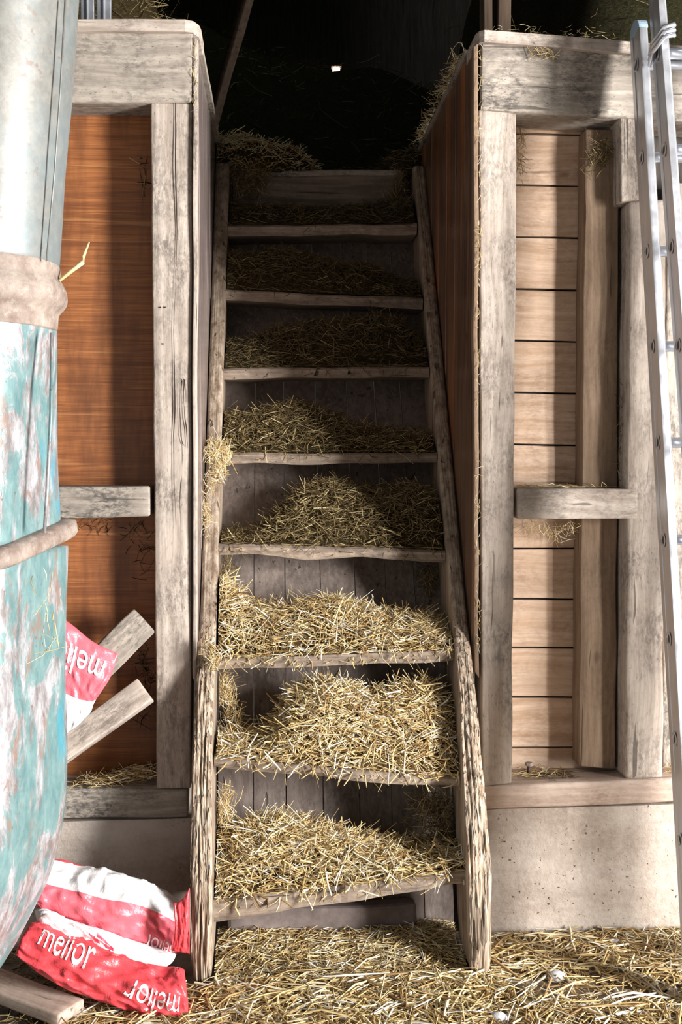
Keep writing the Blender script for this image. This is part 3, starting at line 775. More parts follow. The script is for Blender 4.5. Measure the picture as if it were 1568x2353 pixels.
tuft('straw_tuft', [P(1200, 1205, YW+.10), P(1270, 1225, YW+.12), P(1340, 1203, YW+.10)], 130, .035, .0014, SO, 'cobwebby straw wisps hanging under the right cross rail', (.02, .02, .012), .6, 1., ymax=YR-.004)
tuft('straw_tuft', [P(1385, 315, YW+.062), P(1365, 370, YW+.062), P(1400, 350, YW+.062)], 150, .035, .0016, HO, 'wispy hay caught at the head of the inner stud', (.015, .006, .014), .8, .6, ymax=YW+.073)
tuft('straw_tuft', [P(1197, 310, YW+.12), P(1199, 400, YW+.12)], 60, .028, .002, SO, 'hay wisp behind the top of the right post', (.006, .01, .02), 1.5, .6, ymax=YR-.004)
tuft('straw_tuft', [P(1428, 900, YW+.06), P(1430, 1100, YW+.06)], 50, .035, .0018, HO, 'hay wisps in the gap beside the cracked post', (.008, .008, .05), 1.5, ymax=YW+.07)
tuft('straw_tuft', [P(190, 1808, YW+.02), P(250, 1790, YW+.05), P(350, 1765, YW+.06)], 330, .05, .0026, [M['straw']], 'straw tuft on the left sill under the plywood', (.03, .03, .008), .3, zmin=P(300, 1806, YW).z+.003, ymax=YL-.004)
tuft('straw_tuft', [P(170, 1205, YW+.12), P(330, 1215, YW+.12), P(330, 1300, YW+.13)], 70, .045, .0016, HO, 'thin hay wisps hanging on the plywood under the left rail', (.02, .008, .02), 1., .5, ymax=YL-.003)
tuft('straw_tuft', [P(320, 1500, YW+.12), P(345, 1560, YW+.12), P(330, 1650, YW+.12)], 90, .04, .0016, HO, 'hay wisps between the two broken planks and the plywood', (.01, .012, .02), 1., .5, ymax=YL-.003)
tuft('straw_tuft', [P(1103, 120, YW-.02), P(1100, 700, YW-.016), P(1100, 1500, YW-.016)], 150, .02, .0014, SO, 'bits of straw stuck down the batten gap right of the stair', (.003, .002, .02), 2.5)
tuft('straw_tuft', [P(448, 90, YW-.018), P(447, 260, YW-.018)], 26, .022, .0015, SO, 'bits of straw stuck in the gap beside the left batten', (.003, .002, .02), 2.5)
tuft('straw_tuft', [P(478, 1040, 3.60), P(500, 1030, 3.66), P(520, 1045, 3.70), P(478, 1120, 3.55)], 420, .038, .0024, SO, 'straw clump draped over the left stringer beside the fifth tread', (.012, .03, .018), .9, .9, xlim=(-.236, -.12))
tuft('straw_tuft', [P(476, 1200, 3.46), P(472, 1160, 3.49)], 70, .03, .0018, SO, 'fine straw hanging along the left stringer', (.006, .02, .03), 1.2, .8, xlim=(-.236, -.17))
tuft('straw_tuft', [P(497, 1500, 3.27), P(490, 1525, 3.26), P(480, 1480, 3.28)], 120, .035, .0026, SO, 'straw spilling over the left stringer at the third tread', (.008, .012, .014), .9, .9, xlim=(-.25, -.16))
tuft('straw_tuft', [P(1210, 104, YW-.022), P(1245, 130, YW-.022), P(1275, 108, YW-.022)], 26, .04, .0024, SO, 'few stalks clinging to the right header beam', (.012, .002, .01), .8, .3, ymax=YW-.016)
tuft('straw_tuft', [P(320, 350, YW+.12), P(335, 420, YW+.125), P(338, 460, YW+.12)], 9, .07, .0022, SO, 'long stalks dangling over the orange plywood beside the split post', (.006, .002, .02), 2., .4, ymax=YL-.003)
tuft('straw_tuft', [P(1120, 68, YW+.05), P(1300, 80, YW+.05), P(1430, 90, YW+.05)], 70, .03, .0018, SO, 'straw bits on top of the right cap board', (.01, .03, .002), .3, zmin=P(1300, 68, YW).z-.002)
for px0, pts, lab in ((0, [P(1008, 175, 4.1), P(1000, 250, 4.3), P(1015, 190, 4.0), P(1060, 140, 3.7)], 'hay tuft sticking out over the right lining top'), ):
    tuft('straw_tuft', [Vector((.618, 3.6, 2.818)), Vector((.61, 3.8, 2.822)), Vector((.607, 4.2, 2.822)), Vector((.605, 4.6, 2.822))], 560, .035, .002, SO, 'ragged hay along the top of the right stair lining', (.018, .03, .012), .5, zmin=2.813)
tuft('hay_clump', [P(512, 1560, 3.44), P(530, 1640, 3.44), P(560, 1700, 3.42)], 420, .045, .0022, [M['straw']], 'twisted dry hay hanging in the left corner under the third tread', (.012, .015, .02), 1.6, .5, xlim=(-.182, .2))
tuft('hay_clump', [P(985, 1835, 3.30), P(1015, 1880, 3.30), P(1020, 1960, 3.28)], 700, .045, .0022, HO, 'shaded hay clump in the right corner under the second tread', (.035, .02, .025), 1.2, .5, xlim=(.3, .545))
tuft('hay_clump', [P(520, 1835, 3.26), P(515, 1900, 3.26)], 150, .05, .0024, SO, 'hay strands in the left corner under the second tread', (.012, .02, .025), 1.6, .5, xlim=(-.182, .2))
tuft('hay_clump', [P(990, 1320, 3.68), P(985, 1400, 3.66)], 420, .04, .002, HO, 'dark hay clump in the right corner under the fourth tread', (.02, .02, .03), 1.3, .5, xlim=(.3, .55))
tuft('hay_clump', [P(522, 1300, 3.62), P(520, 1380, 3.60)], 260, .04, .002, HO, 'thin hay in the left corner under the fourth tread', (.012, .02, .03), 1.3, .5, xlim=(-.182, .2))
tuft('hay_clump', [P(925, 400, 4.50), P(915, 460, 4.48), P(880, 480, 4.45)], 260, .05, .002, HO, 'hay trailing down beside the right end of the landing board', (.012, .01, .02), 1.3, .5, xlim=(.3, .56), ymax=4.545)
tuft('hay_clump', [P(540, 390, 4.50), P(590, 400, 4.50), P(560, 450, 4.48)], 420, .06, .0024, HO, 'hay trailing down over the left end of the landing board', (.03, .01, .02), 1., .6, xlim=(-.18, .3), ymax=4.545)
kb = box('kick_stone', (XI0+.03, 3.30, 0), (.43, 3.356, .125), M['dark_stone'], n=(30, 3, 6), jit=.012, bev=.012); tag(kb, 'greyish stone block lying in the dark under the lowest tread', 'stone')
# hay banked at both corners of the stair head
def bank(name, cen, rad, n, Lm, wm, mats, lab, seg=18, zb=None, flat=.6, cat='hay', cut=None):
    cx, cy, cz = cen; rx, ry, rz = rad; V = []; F = []
    for j in range(seg+1):
        ph = (math.pi/2)*j/seg
        for i in range(seg*2):
            a = math.pi*i/seg
            nn = 1+.18*noise.noise(Vector((math.cos(a)*2+cx, math.sin(a)*2+cy, ph*2)))
            x, y = cx+rx*math.cos(a)*math.cos(ph)*nn, cy+ry*math.sin(a)*math.cos(ph)*nn
            if cut: x = min(max(x, cut[0]), cut[1]); y = max(y, cut[2])
            V.append((x, y, cz+rz*math.sin(ph)*nn if j else cz))
    m = seg*2
    for j in range(seg):
        for i in range(m): F.append([j*m+i, j*m+(i+1) % m, (j+1)*m+(i+1) % m, (j+1)*m+i])
    k = rng.integers(0, len(V)-m, n); V_ = np.array(V)
    p = V_[k]+rng.normal(size=(n, 3))*np.array([rx, ry, rz])*.06; p[:, 2] = np.maximum(p[:, 2], cz+.004)
    d = dirs(n, flat=flat); L = np.clip(rng.lognormal(math.log(Lm), .4, n), .015, Lm*2.2)
    SV, SQ = stalks(p, d, L, wm*rng.uniform(.6, 1.3, n), .1); SV[:, 2] = np.maximum(SV[:, 2], cz+.001)
    if cut: SV[:, 0] = np.clip(SV[:, 0], cut[0]-.0, cut[1]+.0); SV[:, 1] = np.maximum(SV[:, 1], cut[2]-.02)
    o = np_mesh(name, [(V_, F, 1), (SV, SQ, 0)], mats); return tag(o, lab, cat, None, 'stuff')
bank('hay_bank', (-.16, 4.66, 2.67), (.32, .16, .16), 2600, .055, .0028, [M['straw'], M['bed_dark']], 'hay bank spilling down at the left corner of the stair head', flat=.5, cut=(-.235, .6, 4.5))  # brighter straw colour stands in for light falling on this bank
bank('hay_bank', (.60, 4.70, 2.67), (.20, .16, .13), 1200, .05, .0024, HO+[M['bed_dark']], 'hay bank against the right lining at the stair head', flat=.5, cut=(.0, .618, 4.5))
# hay stacked on the loft floor behind both header beams
bank('hay_stack', (-1.15, 4.25, 2.67), (.80, .50, 1.25), 6000, .09, .0026, HY, 'hay stack on the loft behind the left header beam', seg=26, cut=(-3, -.30, 3.6))
bank('hay_stack', (2.1, 4.65, 2.67), (1.3, .9, 2.3), 2600, .09, .0026, [M['hay_fine'], M['mow']], 'tall brown hay stack on the loft behind the right header beam', seg=30)
# dark hay mound deep in the loft
def mow():
    nx, ny = 70, 50; X, Yg = np.meshgrid(np.linspace(-3.6, 3.6, nx), np.linspace(5.6, 10., ny))
    pts = [(-3.6, 5.0), (-1.2, 4.75), (-.45, 4.45), (-.1, 4.3), (.4, 4.18), (.95, 4.15), (1.6, 3.9), (3.6, 3.6)]
    crest = np.interp(X, [p[0] for p in pts], [p[1] for p in pts])
    s = sstep((Yg-5.6)/2.3); Z = 2.672+(crest-2.672)*s*(1-.0*Yg)
    nz = np.array([[noise.noise(Vector((x*2.2, y*2.2, 0)))*.09+noise.noise(Vector((x*9, y*9, 3)))*.03 for x, y in zip(a, b)] for a, b in zip(X, Yg)])
    Z = np.maximum(Z+nz*s, 2.674); V = np.stack([X, Yg, Z], -1).reshape(-1, 3)
    idx = np.arange(nx*ny).reshape(ny, nx); Q = np.stack([idx[:-1, :-1], idx[:-1, 1:], idx[1:, 1:], idx[1:, :-1]], -1).reshape(-1, 4)
    n = 9000; k = rng.integers(0, len(V), n); p = V[k]+rng.normal(size=(n, 3))*.03
    SV, SQ = stalks(p, dirs(n, flat=.4), np.clip(rng.lognormal(math.log(.1), .3, n), .03, .25), .004*np.ones(n), .1)
    SV[:, 2] = np.maximum(SV[:, 2], 2.674)
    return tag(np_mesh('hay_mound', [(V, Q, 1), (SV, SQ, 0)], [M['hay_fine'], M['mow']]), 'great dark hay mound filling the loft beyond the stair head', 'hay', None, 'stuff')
mow()
# leaning pole, loft posts, far lamp
a_, b_ = P(498, 250, 5.2), P(590, -80, 5.0); a_.z = min(a_.z, 3.2); a_ = P(470, 345, 5.25)
pol = beam('leaning_pole', a_, b_, .045, .045, M['pole'], jit=.004); tag(pol, 'dark slanting pole leaning behind the left lining in the loft', 'pole')
for (xa, xb, lab) in ((1112, 1132, 'thinner dark loft post above the right lining'), (1146, 1176, 'wider dark loft post above the right header beam')):
    A, B = P(xa, 0, 3.9), P(xb, 0, 3.9); o = box('loft_post', (A.x, 3.9, 2.671), (B.x, 3.98, 6.49), M['pole'], n=(1, 1, 12), jit=.004, bev=.004); tag(o, lab, 'post')
lp = P(773, 163, 11.0)
lamp = empty('loft_lamp', (lp.x, 11.0, lp.z), label='tiny glowing lamp far back in the dark loft', cat='lamp')
em, nt, bb = newmat('warm_lamp_glow'); bb.inputs['Emission Color'].default_value = (1, .82, .6, 1); bb.inputs['Emission Strength'].default_value = 6
o = box('lamp_glass', (lp.x-.035, 10.97, lp.z-.035), (lp.x+.035, 11.03, lp.z+.03), em, bev=.012); adopt(lamp, o)
o = box('lamp_hood', (lp.x-.05, 10.95, lp.z+.031), (lp.x+.05, 11.05, lp.z+.045), M['pole']); adopt(lamp, o)
tb = tube('lamp_cord', [(lp.x, 11, lp.z+.045), (lp.x, 11, 6.499)], .006, M['pole']); adopt(lamp, tb)

# ================================================================== CHUTE (left)
YC = 2.62
def loft_rings(name, rows, mat, Yc, ns=64, smooth=True, corner=0., cap=True, parent=None, dent=.0):
    """rows: (py, right edge px, radius, squareness) ; centre placed so that the right silhouette sits at that pixel"""
    V, F = [], []
    for (py, ex, r, sq) in rows:
        p = P(ex, py, Yc); z = p.z; ring = []
        for k in range(ns):
            a = 2*math.pi*k/ns; c, s = math.cos(a), math.sin(a)
            rr = r
            if sq:
                e = 2+sq*5; aa = a+corner
                rr = r*(abs(math.cos(aa))**e+abs(math.sin(aa))**e)**(-1/e)
                nrm = max((abs(math.cos(t+corner))**e+abs(math.sin(t+corner))**e)**(-1/e)*math.cos(t) for t in np.linspace(-.8, .8, 33)); rr /= nrm
            ring.append((rr*c, rr*s, c, s))
        cx = min(p.x/Yc*(Yc+b_)-a_ for a_, b_, _, _ in ring)      # the silhouette, not the centre, sits on the edge
        for a_, b_, c, s in ring:
            q = Vector((cx+a_, Yc+b_, z))
            if dent: q += Vector((c, s, 0))*noise.noise(Vector((c*2, s*2, z*3)))*dent
            V.append(q)
    n = len(rows)
    for i in range(n-1):
        for k in range(ns):
            a, b = i*ns+k, i*ns+(k+1) % ns; F.append([a, a+ns, b+ns, b])
    if cap: F.append(list(range(ns))); F.append([(n-1)*ns+k for k in range(ns)][::-1])
    o = link_mesh(name, V, F, mat, smooth=smooth)
    if parent: adopt(parent, o)
    return o
def interp_rows(keys, n):
    ks = sorted(keys); ys = [k[0] for k in ks]; out = []
    for y in np.linspace(ys[0], ys[-1], n): out.append((y, *[float(np.interp(y, ys, [k[j] for k in ks])) for j in range(1, 4)]))
    return out
def soften(keys, n=56, w=2):
    rows = np.array(interp_rows(keys, n)); out = rows.copy()
    for i in range(w, n-w): out[i, 1:3] = rows[i-w:i+w+1, 1:3].mean(0)
    return [tuple(x) for x in out]
chute = empty('feed_chute', tuple(P(-60, 2240, YC)), label='large battered metal chute, grey above and chipped turquoise below, at left', cat='chute')
up = loft_rings('upper_pipe', interp_rows([(-220, 197, .21, 0), (0, 181, .21, 0), (200, 168, .205, 0), (400, 150, .2, 0), (625, 137, .197, 0)], 30), M['galv'], YC, parent=chute)
rib = loft_rings('collar', soften([(604, 135, .195, 0), (612, 139, .199, 0), (626, 140, .2, 0), (640, 139, .199, 0), (655, 147, .207, 0), (668, 154, .214, 0), (688, 156, .216, 0), (702, 153, .213, 0), (712, 143, .203, 0), (722, 135, .196, 0), (752, 133, .194, 0), (758, 131, .192, 0)]), M['rusty'], YC, parent=chute)
mid = loft_rings('middle_section', interp_rows([(735, 130, .19, .05), (900, 131, .192, .35), (1100, 138, .2, .7), (1245, 143, .205, .9)], 26), M['paint'], YC, parent=chute, corner=.3, dent=.006)
# tilted clamp ring
fl = loft_rings('clamp_ring', [(1228, 150, .215, .7), (1236, 176, .236, .7), (1262, 180, .24, .7), (1270, 174, .236, .7), (1276, 158, .22, .7)], M['rusty'], YC, parent=chute, corner=.3, dent=.004)
low = loft_rings('lower_section', interp_rows([(1262, 157, .215, .8), (1400, 152, .213, .9), (1600, 149, .212, .95), (1750, 152, .215, .95), (1850, 152, .215, .9), (1930, 144, .21, .85), (2000, 130, .2, .8), (2060, 110, .19, .7), (2120, 78, .175, .6), (2180, 45, .16, .5), (2240, 5, .145, .4), (2270, -25, .13, .4)], 60), M['paint'], YC, parent=chute, corner=.3, dent=.005)
# tilt the clamp ring: higher at the right, lower at the left
for ob in (fl,):
    cx = min(v.co.x for v in ob.data.vertices); cX = max(v.co.x for v in ob.data.vertices); cm = (cx+cX)/2
    for v in ob.data.vertices: v.co.z += (v.co.x-cm)*.10 - .0 + (v.co.y-YC)*.12
# seams: raised vertical lock seams
def seam(rows_px, r, mat, name='seam'):
    pts = []
    for px, py, y in rows_px: pts.append(P(px, py, y))
    o = tube(name, pts, r, mat); adopt(chute, o)
seam([(150, 0, YC-.105), (139, 200, YC-.105), (125, 400, YC-.1), (107, 600, YC-.1)], .0022, M['galv'])
seam([(119, 765, YC-.09), (117, 950, YC-.1), (108, 1130, YC-.12), (102, 1225, YC-.13)], .004, M['paint'])
# long stalk hanging on the clamp and at the collar
tuft('straw_tuft', [P(100, 1330, YC-.18), P(110, 1400, YC-.18), P(112, 1470, YC-.18)], 16, .05, .0022, SO, 'straw strands hanging down the turquoise chute below its clamp', (.012, .003, .03), 3., 2.)
tube('straw_stalk', [P(136, 645, YC-.02), P(170, 618, YC-.0), P(190, 603, YC), P(193, 590, YC), P(205, 556, YC+.01)], [.004, .005, .006, .0035, .002], M['straw'], sides=7)
tag(bpy.data.objects['straw_stalk'], 'single jointed yellow stalk sticking out from the chute collar', 'straw')

# ================================================================== BROKEN PLANKS
bp1 = beam('broken_plank', P(60, 1690, 3.26), P(331, 1425, 3.33), .094, .035, M['greyX'], up=(0, -1, 0), n=(30, 4, 6), jit=.007, bev=.006)
tag(bp1, 'weathered split-ended plank leaning behind the torn upper bag', 'plank')
bp2 = beam('broken_plank', P(40, 1800, 3.22), P(335, 1585, 3.31), .078, .055, M['paleX'], up=(0, -.9, .35), n=(30, 3, 3), jit=.004, bev=.004)
tag(bp2, 'clean pale batten leaning below the torn upper bag, against the post', 'plank')
bp3 = beam('plank_offcut', PZ(5, 2215, .05)+Vector((-.02, -.1, 0)), PZ(165, 2345, .02)+Vector((0, 0, .02)), .10, .035, M['sill'], n=(12, 3, 2), jit=.003, bev=.006)
tag(bp3, 'dusty plank offcut on the floor under the red bags at bottom left', 'plank')

# ================================================================== BAGS
def smooth_interp(rows, u, v):
    m = len(rows)-1; n = len(rows[0])-1
    def cr(p0, p1, p2, p3, t):
        return .5*((2*p1)+(p2-p0)*t+(2*p0-5*p1+4*p2-p3)*t*t+(3*p1-p0-3*p2+p3)*t**3)
    def row(r, t):
        x = t*n; i = min(int(x), n-1); f = x-i; g = lambda k: r[min(max(k, 0), n)]
        return cr(g(i-1), g(i), g(i+1), g(i+2), f)
    x = v*m; j = min(int(x), m-1); f = x-j; gr = lambda k: row(rows[min(max(k, 0), m)], u)
    return cr(gr(j-1), gr(j), gr(j+1), gr(j+2), f)
def bag(name, rows, mat, lab, bulge=.03, wr=.006, nu=70, nv=36, texts=(), seed=0., thick=.02, ragged=0.):
    R = [[P(*p) for p in r] for r in rows]
    def surf(u, v):
        p = smooth_interp(R, u, v)
        e = .002
        du = smooth_interp(R, min(u+e, 1), v)-smooth_interp(R, max(u-e, 0), v); dv = smooth_interp(R, u, min(v+e, 1))-smooth_interp(R, u, max(v-e, 0))
        nn = du.cross(dv)
        nn = nn.normalized() if nn.length > 1e-9 else Vector((0, -1, 0))
        if nn.y > 0: nn = -nn
        prof = (max(0, math.sin(math.pi*v))**.6)*(max(0., math.sin(math.pi*min(max(u, .0), 1.)))**.35)
        fold = noise.noise(Vector((u*5+seed, v*2.2+u*2, seed)))*wr*2.2 + abs(noise.noise(Vector((u*9+v*5, v*4-u*3, seed*2+3))))*wr*1.6 + noise.noise(Vector((u*22+v*9, v*13, seed)))*wr*.5 + (1-abs(noise.noise(Vector((u*7-v*4, v*5+u*2, seed+8)))))**7*wr*1.1
        return p, nn, prof, fold
    V, F, UV = [], [], []
    for side in (1, -1):
        for j in range(nv+1):
            for i in range(nu+1):
                u, v = i/nu, j/nv; p, nn, prof, fold = surf(u, v)
                q = p + nn*((bulge*prof+fold*min(1, prof+.25)) if side > 0 else -(thick*prof+.0015))
                if ragged and v > .97: q = q + Vector((0, 0, 1))*noise.noise(Vector((u*30, seed, 1)))*ragged
                V.append(q); UV.append((u, v))
    m = nu+1; off = m*(nv+1)
    for j in range(nv):
        for i in range(nu):
            a = j*m+i; F.append([a, a+1, a+m+1, a+m]); b = a+off; F.append([b, b+m, b+m+1, b+1])
    for i in range(nu): F.append([i, off+i, off+i+1, i+1]); a = nv*m+i; F.append([a, a+1, a+1+off, a+off])
    for j in range(nv): a = j*m; F.append([a, a+m, a+m+off, a+off]); a = j*m+nu; F.append([a, a+off, a+m+off, a+m])
    o = link_mesh(name, V, F, mat, smooth=True, uvs=UV); tag(o, lab, 'bag')
    bm = bmesh.new(); bm.from_mesh(o.data); bmesh.ops.recalc_face_normals(bm, faces=bm.faces); bm.to_mesh(o.data); bm.free()
    for (body, uv0, du, dv, bold, *mt_) in texts:     # origin, run vector (whole word) and rise vector (letter height), in the bag's own UV
        cu = bpy.data.curves.new('word', 'FONT'); cu.body = body; cu.resolution_u = 4; cu.offset = bold
        to = bpy.data.objects.new('word', cu); COL.objects.link(to); bpy.context.view_layer.update()
        me = bpy.data.meshes.new_from_object(to.evaluated_get(bpy.context.evaluated_depsgraph_get())); bpy.data.objects.remove(to)
        b2 = bmesh.new(); b2.from_mesh(me); bmesh.ops.triangulate(b2, faces=b2.faces)
        for _ in range(3):
            long_ = [e for e in b2.edges if e.calc_length() > .12]
            if long_: bmesh.ops.subdivide_edges(b2, edges=long_, cuts=1, use_grid_fill=False); bmesh.ops.triangulate(b2, faces=b2.faces)
        W = max(v.co.x for v in b2.verts)
        for v in b2.verts:
            s, t = v.co.x/W, v.co.y/.5; u = uv0[0]+du[0]*s+dv[0]*t; vv = uv0[1]+du[1]*s+dv[1]*t
            u, vv = min(max(u, 0.), 1.), min(max(vv, 0.), 1.)
            p, nn, prof, fold = surf(u, vv); v.co = p+nn*(bulge*prof+fold*min(1, prof+.25)+.0022)
        b2.to_mesh(me); b2.free(); me.materials.clear(); me.materials.append(M[mt_[0]] if mt_ else M['letter'])
        t_ = bpy.data.objects.new('printed_bar' if body == '-' else 'lettering', me); COL.objects.link(t_); t_.parent = o
    return o
mA = bagmat('red_bag_film', [(0, RED), (.96, WHITE)])
mR = bagmat('plain_red_bag_film', [(0, RED)])
mB = bagmat('white_bag_film', [(0, WHITE)])
mC = bagmat('red_and_white_bag_film', [(0, RED), (.07, WHITE), (.47, PINK)])
mD = bagmat('pink_and_white_torn_bag_film', [(0, PINK), (.60, WHITE)])
# upper white and red bag
bag('feed_bag', [[(100, 1968, 3.10), (165, 1981, 3.12), (232, 2008, 3.14), (330, 2034, 3.14), (400, 2062, 3.13), (432, 2085, 3.12)],
                 [(90, 2010, 3.06), (160, 2030, 3.07), (240, 2045, 3.08), (330, 2065, 3.09), (400, 2095, 3.09), (424, 2120, 3.09)],
                 [(80, 2055, 3.03), (150, 2075, 3.04), (235, 2100, 3.05), (320, 2120, 3.06), (385, 2145, 3.07), (422, 2165, 3.07)],
                 [(85, 2085, 3.03), (140, 2115, 3.04), (215, 2142, 3.05), (300, 2172, 3.06), (370, 2192, 3.07), (415, 2190, 3.07)]],
    mC, 'white and red feed bag at the top of the pile beside the left stringer', .03, .010, seed=1.3, texts=[('melior', (.92, .70), (-.27, .03), (.008, .15), .0)])
bag('feed_bag', [[(80, 2092, 3.01), (150, 2112, 3.02), (240, 2138, 3.03), (320, 2165, 3.04), (405, 2193, 3.05)],
                 [(85, 2110, 2.99), (150, 2135, 3.0), (230, 2168, 3.01), (310, 2200, 3.02), (392, 2215, 3.03)],
                 [(95, 2125, 2.98), (160, 2165, 2.98), (235, 2205, 2.99), (300, 2235, 3.0), (345, 2240, 3.0)]],
    mB, 'white crumpled feed bag squeezed in the middle of the pile', .028, .009, seed=4.1, texts=[('-', (.44, .10), (.13, .26), (.02, .6), .03, 'print_red'), ('-', (.38, .34), (.09, .10), (.01, .35), .01, 'print_red')])
bag('feed_bag', [[(70, 2122, 2.99), (120, 2128, 3.0), (180, 2166, 3.0), (260, 2196, 2.99), (340, 2222, 2.98), (400, 2222, 2.98), (424, 2228, 2.97)],
                 [(48, 2155, 2.94), (110, 2190, 2.94), (180, 2222, 2.93), (260, 2255, 2.92), (340, 2285, 2.915), (400, 2295, 2.91), (432, 2300, 2.91)],
                 [(36, 2190, 2.93), (95, 2240, 2.92), (170, 2278, 2.91), (250, 2308, 2.90), (330, 2332, 2.90), (400, 2350, 2.89), (436, 2358, 2.89)]],
    mR, 'long red feed bag lying lowest in front with white lettering', .035, .012, seed=7.7, texts=[('melior', (.09, .50), (.30, .05), (.012, -.27), .0), ('melior', (.89, .50), (-.33, -.04), (-.01, .20), .0)])
bag('feed_bag', [[(398, 2075, 3.0), (415, 2070, 3.0), (436, 2040, 3.0)], [(402, 2130, 2.99), (418, 2135, 2.99), (436, 2135, 2.99)], [(395, 2185, 2.99), (415, 2188, 2.99), (436, 2192, 2.99)]],
    mR, 'small red bag corner wedged against the left stringer', .01, .003, nu=24, nv=20, seed=2.2, thick=.01)
bag('feed_bag', [[(40, 1380, 3.14), (100, 1400, 3.15), (158, 1430, 3.16), (215, 1475, 3.17), (272, 1502, 3.18)],
                 [(40, 1470, 3.12), (100, 1490, 3.13), (150, 1515, 3.14), (205, 1545, 3.15), (252, 1560, 3.16)],
                 [(40, 1590, 3.12), (90, 1600, 3.13), (140, 1605, 3.14), (190, 1620, 3.15), (214, 1612, 3.16)],
                 [(40, 1700, 3.13), (85, 1710, 3.14), (130, 1700, 3.15), (165, 1675, 3.15), (192, 1640, 3.16)]],
    mD, 'torn pink and white feed bag stuffed behind the turquoise chute', .02, .006, seed=9.4, texts=[('melior', (.90, .17), (-.60, .03), (-.02, .17), .004)])

# ================================================================== LADDERS
def ladder(name, foot, head, width_vec, face, sw, sd, rungs, lab, cap=False, rung_d=.045, first=.2, hole_r=.0195, tops=None):
    """stiles run foot->head; width_vec points to the far stile; face = direction of stile depth"""
    foot, head, wv = Vector(foot), Vector(head), Vector(width_vec); ax = (head-foot).normalized(); L = (head-foot).length
    xd = wv.normalized(); yd = ax.cross(xd).normalized()
    if yd.y < 0: yd = -yd
    root = empty(name, tuple(foot), label=lab, cat='ladder')
    for s in (0, 1):
        b0 = foot+wv*s; V = []; F = []; sgn = -1 if s == 0 else 1
        # C-profile: web outside with a shallow rolled groove, two flanges
        prof = [(-sw/2, 0), (sw*.3, 0), (sw/2, .004), (sw/2, .012), (-sw*.15, .016), (-sw*.15, sd-.016), (sw/2, sd-.012), (sw/2, sd-.004), (sw*.3, sd), (-sw/2, sd), (-sw/2, sd*.72), (-sw/2+.002, sd*.70), (-sw/2+.002, sd*.30), (-sw/2, sd*.28)]
        if s: prof = [(-a, b) for a, b in prof]
        np_ = len(prof)
        for t in (0, L):
            for a, b in prof: V.append(b0+ax*t+xd*a+yd*b)
        for k in range(np_): F.append([k, (k+1) % np_, np_+(k+1) % np_, np_+k])
        F.append(list(range(np_))[::-1]); F.append([np_+k for k in range(np_)])
        o = link_mesh('stile', V, F, M['alu']); bevel(o, .0012, 2, 30); adopt(root, o)
        if s == 0:
            for k in range(rungs):
                c = b0+ax*(first+k*.28)+xd*(-sw/2-.0015)+yd*(sd*.5)
                V, F = [], []; seg = 14
                for e_, rr in ((0., 1.), (.002, .78), (-.003, .7)):
                    for q in range(seg):
                        an = 2*math.pi*q/seg; V.append(c-xd*e_+(yd*math.cos(an)*1.0*rr+ax*math.sin(an)*1.05*rr)*hole_r)
                F = [[q, (q+1) % seg, seg+(q+1) % seg, seg+q] for q in range(seg)]+[[seg+q, seg+(q+1) % seg, 2*seg+(q+1) % seg, 2*seg+q] for q in range(seg)]+[[2*seg+q for q in range(seg)]]
                o = link_mesh('rung_end', V, F, M['alu'], smooth=True); o.data.materials.append(M['hole'])
                o.data.polygons[-1].material_index = 1
                adopt(root, o)
    for k in range(rungs):
        c = foot+ax*(first+k*.28)+yd*(sd*.5)
        V, F = tube_data([c+xd*(sw*.3), c+wv-xd*(sw*.3)], .015, 10); o = link_mesh('rung', V, F, M['alu'], smooth=True); adopt(root, o)
    if cap:
        c = head; V, F = [], []; seg = 12
        for s in (-1, 1):
            for q in range(seg+1):
                an = math.pi*q/seg; V.append(c+xd*(s*sw*.52)+yd*(sd/2-math.cos(an)*sd/2)+ax*(math.sin(an)*sd*.45))
        m = seg+1; F = [[q, q+1, m+q+1, m+q] for q in range(seg)]+[list(range(m))[::-1], list(range(m, 2*m)), [0, m, 2*m-1, m-1]]
        o = link_mesh('end_cap', V, F, M['cap_blue'], smooth=False); adopt(root, o)
    return root
# base section: near edge of its web runs (1478,70) -> (1600,2353)
hd = P(1480, 62, 3.20); ft = PZ(1592, 2353+38, 0.0); 
Lh = P(1480, 62, 3.18); Lf = Vector((P(1604, 2353, 2.84).x, 2.82, 0.0))
lad = ladder('extension_ladder', Lf, Lh, (.36, 0, 0), None, .026, .085, 10, 'lower section of the aluminium extension ladder at the right edge', cap=True, first=.18)
Lh2 = P(1518, -70, 3.085); Lf2 = Lf+Vector((.034, -.09, .35))
lad2 = ladder('extension_ladder', Lf2, Lh2, (.30, 0, 0), None, .024, .075, 10, 'upper sliding section of the aluminium extension ladder, reaching out of frame', first=.1)
# guide bracket on the base section
br0 = P(1500, 110, 3.13)
V, F = tube_data([P(1496, 142, 3.15), P(1500, 120, 3.11), P(1524, 82, 3.05), P(1548, 78, 3.04)], .006, 8)
brk = []
for dz in (0, .014, .028):
    pts = [P(1494, 150, 3.15), P(1500, 120, 3.075), P(1527, 85, 3.03), P(1549, 80, 3.03), P(1550, 82, 3.10)]
    V, F = tube_data([p+Vector((0, 0, dz)) for p in pts], .0062, 8); brk.append((V, F))
VV, FF = [], []
for V, F in brk:
    o_ = len(VV); VV += V; FF += [[i+o_ for i in f] for f in F]
gb = link_mesh('guide_bracket', VV, FF, M['alu'], smooth=True); adopt(lad, gb)
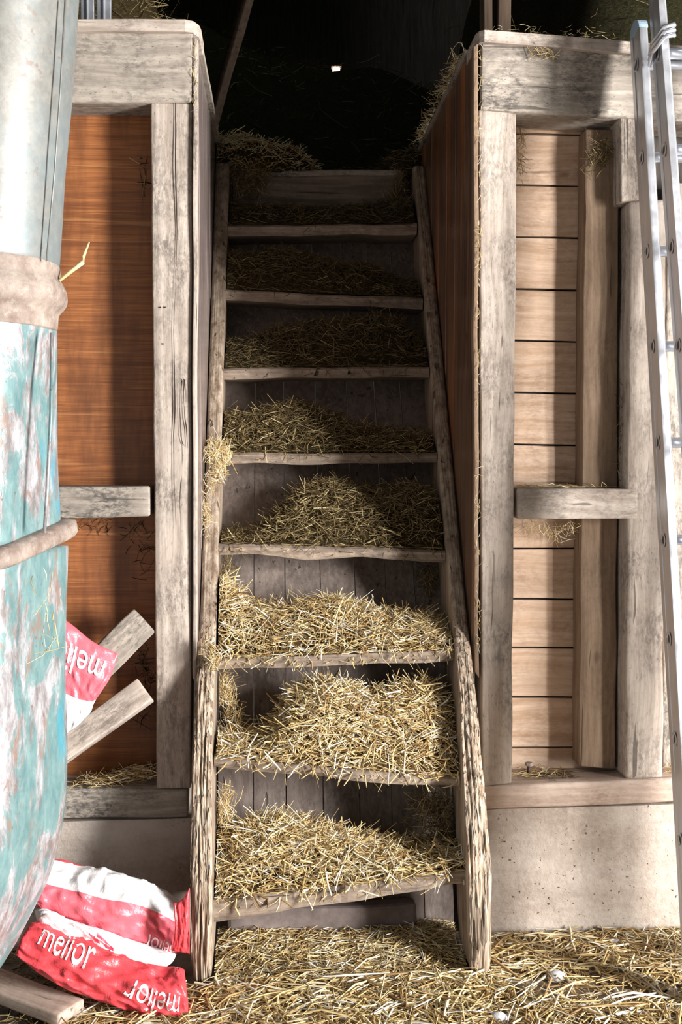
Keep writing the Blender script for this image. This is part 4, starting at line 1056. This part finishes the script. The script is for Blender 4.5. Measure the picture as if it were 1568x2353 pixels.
# ladder behind the left header beam
p0, p1 = P(205, 30, 3.56), P(240, 30, 3.56)
root = empty('loft_ladder', (p0.x, 3.56, 2.671), label='aluminium ladder top standing behind the left header beam', cat='ladder')
for a, b in ((185, 216), (222, 255)):
    A, B = P(a, 20, 3.56), P(b, 20, 3.56)
    o = box('stile', (A.x, 3.56, 2.671), (B.x, 3.585, 3.35), M['alu'], bev=.003); adopt(root, o)
    o = box('stile_rib', (A.x+(B.x-A.x)*.45, 3.552, 2.672), (A.x+(B.x-A.x)*.58, 3.56, 3.348), M['alu'], bev=.003); adopt(o.parent or root, o)

# ================================================================== SMALL THINGS
def pebble(name, px, py, r, mat, lab, z=None, cat='stone', sq=(1, .8, .7)):
    c = PZ(px, py, r*.5); bm = bmesh.new(); bmesh.ops.create_icosphere(bm, subdivisions=3, radius=r)
    for v in bm.verts:
        k = 1+.28*noise.noise(v.co*28+Vector((px, py, 0))); v.co = Vector((v.co.x*sq[0]*k, v.co.y*sq[1]*k, v.co.z*sq[2]*k))
    me = bpy.data.meshes.new(name); bm.to_mesh(me); bm.free(); me.materials.append(mat)
    o = bpy.data.objects.new(name, me); COL.objects.link(o); o.location = (c.x, c.y, r*.55+.002); return tag(o, lab, cat)
pebble('pebble', 1280, 2248, .024, M['stone'], 'angular grey stone in the straw right of the stair foot')
pebble('pebble', 1412, 2168, .018, M['stone'], 'pale stone half buried by the right plinth')
pebble('pebble', 1145, 2345, .024, M['stone'], 'bluish stone at the bottom edge below the right stringer')
pebble('pebble', 1215, 2178, .012, M['stone'], 'small round stone beside the right stringer foot')
pebble('bone_chip', 1345, 2318, .018, M['white_chip'], 'white chip lying in the straw near the bottom right', cat='chip', sq=(1.1, .5, .5))
pebble('bone_chip', 1382, 2335, .014, M['white_chip'], 'round white chip right of the larger white chip', cat='chip')
pebble('plastic_scrap', 508, 2347, .016, M['print_red'], 'pinkish plastic scrap in the straw at the bottom edge', cat='scrap', sq=(1.4, .8, .4))
def chip_on(px0, px1, py0, py1, Y, mat, name, lab):
    ring = [(px0, py0+8), ((px0+px1)/2, py0), (px1, py0+4), (px1-3, (py0+py1)/2), (px1-6, py1), (px0+6, py1-8), (px0-2, (py0+py1)/2)]
    V = [P(a, b, Y) for a, b in ring]; n = len(V); V += [v+Vector((0, .004, 0)) for v in V]
    F = [list(range(n)), [n+i for i in range(n)][::-1]]+[[i, (i+1) % n, n+(i+1) % n, n+i] for i in range(n)]
    o = link_mesh(name, V, F, mat); return o
o = chip_on(1092, 1110, 2250, 2288, 3.000, M['white_chip'], 'bare_chip', ''); o.parent = stair; o.matrix_parent_inverse = Matrix.Translation(-Vector(stair.location)); o['label'] = 'bare white chipped spot'
p = P(1216, 1782, YW+.09)
bolt = empty('bolt', (p.x, p.y, zsil), label='rusty bolt standing up from the right sill', cat='bolt')
V, F = tube_data([(p.x, p.y, zsil-.002), (p.x, p.y, zsil+.03)], .006, 10); o = link_mesh('shank', V, F, M['nail'], smooth=True); adopt(bolt, o)
V, F = tube_data([(p.x, p.y, zsil+.028), (p.x, p.y, zsil+.038)], .012, 6); o = link_mesh('nut', V, F, M['rusty']); adopt(bolt, o)
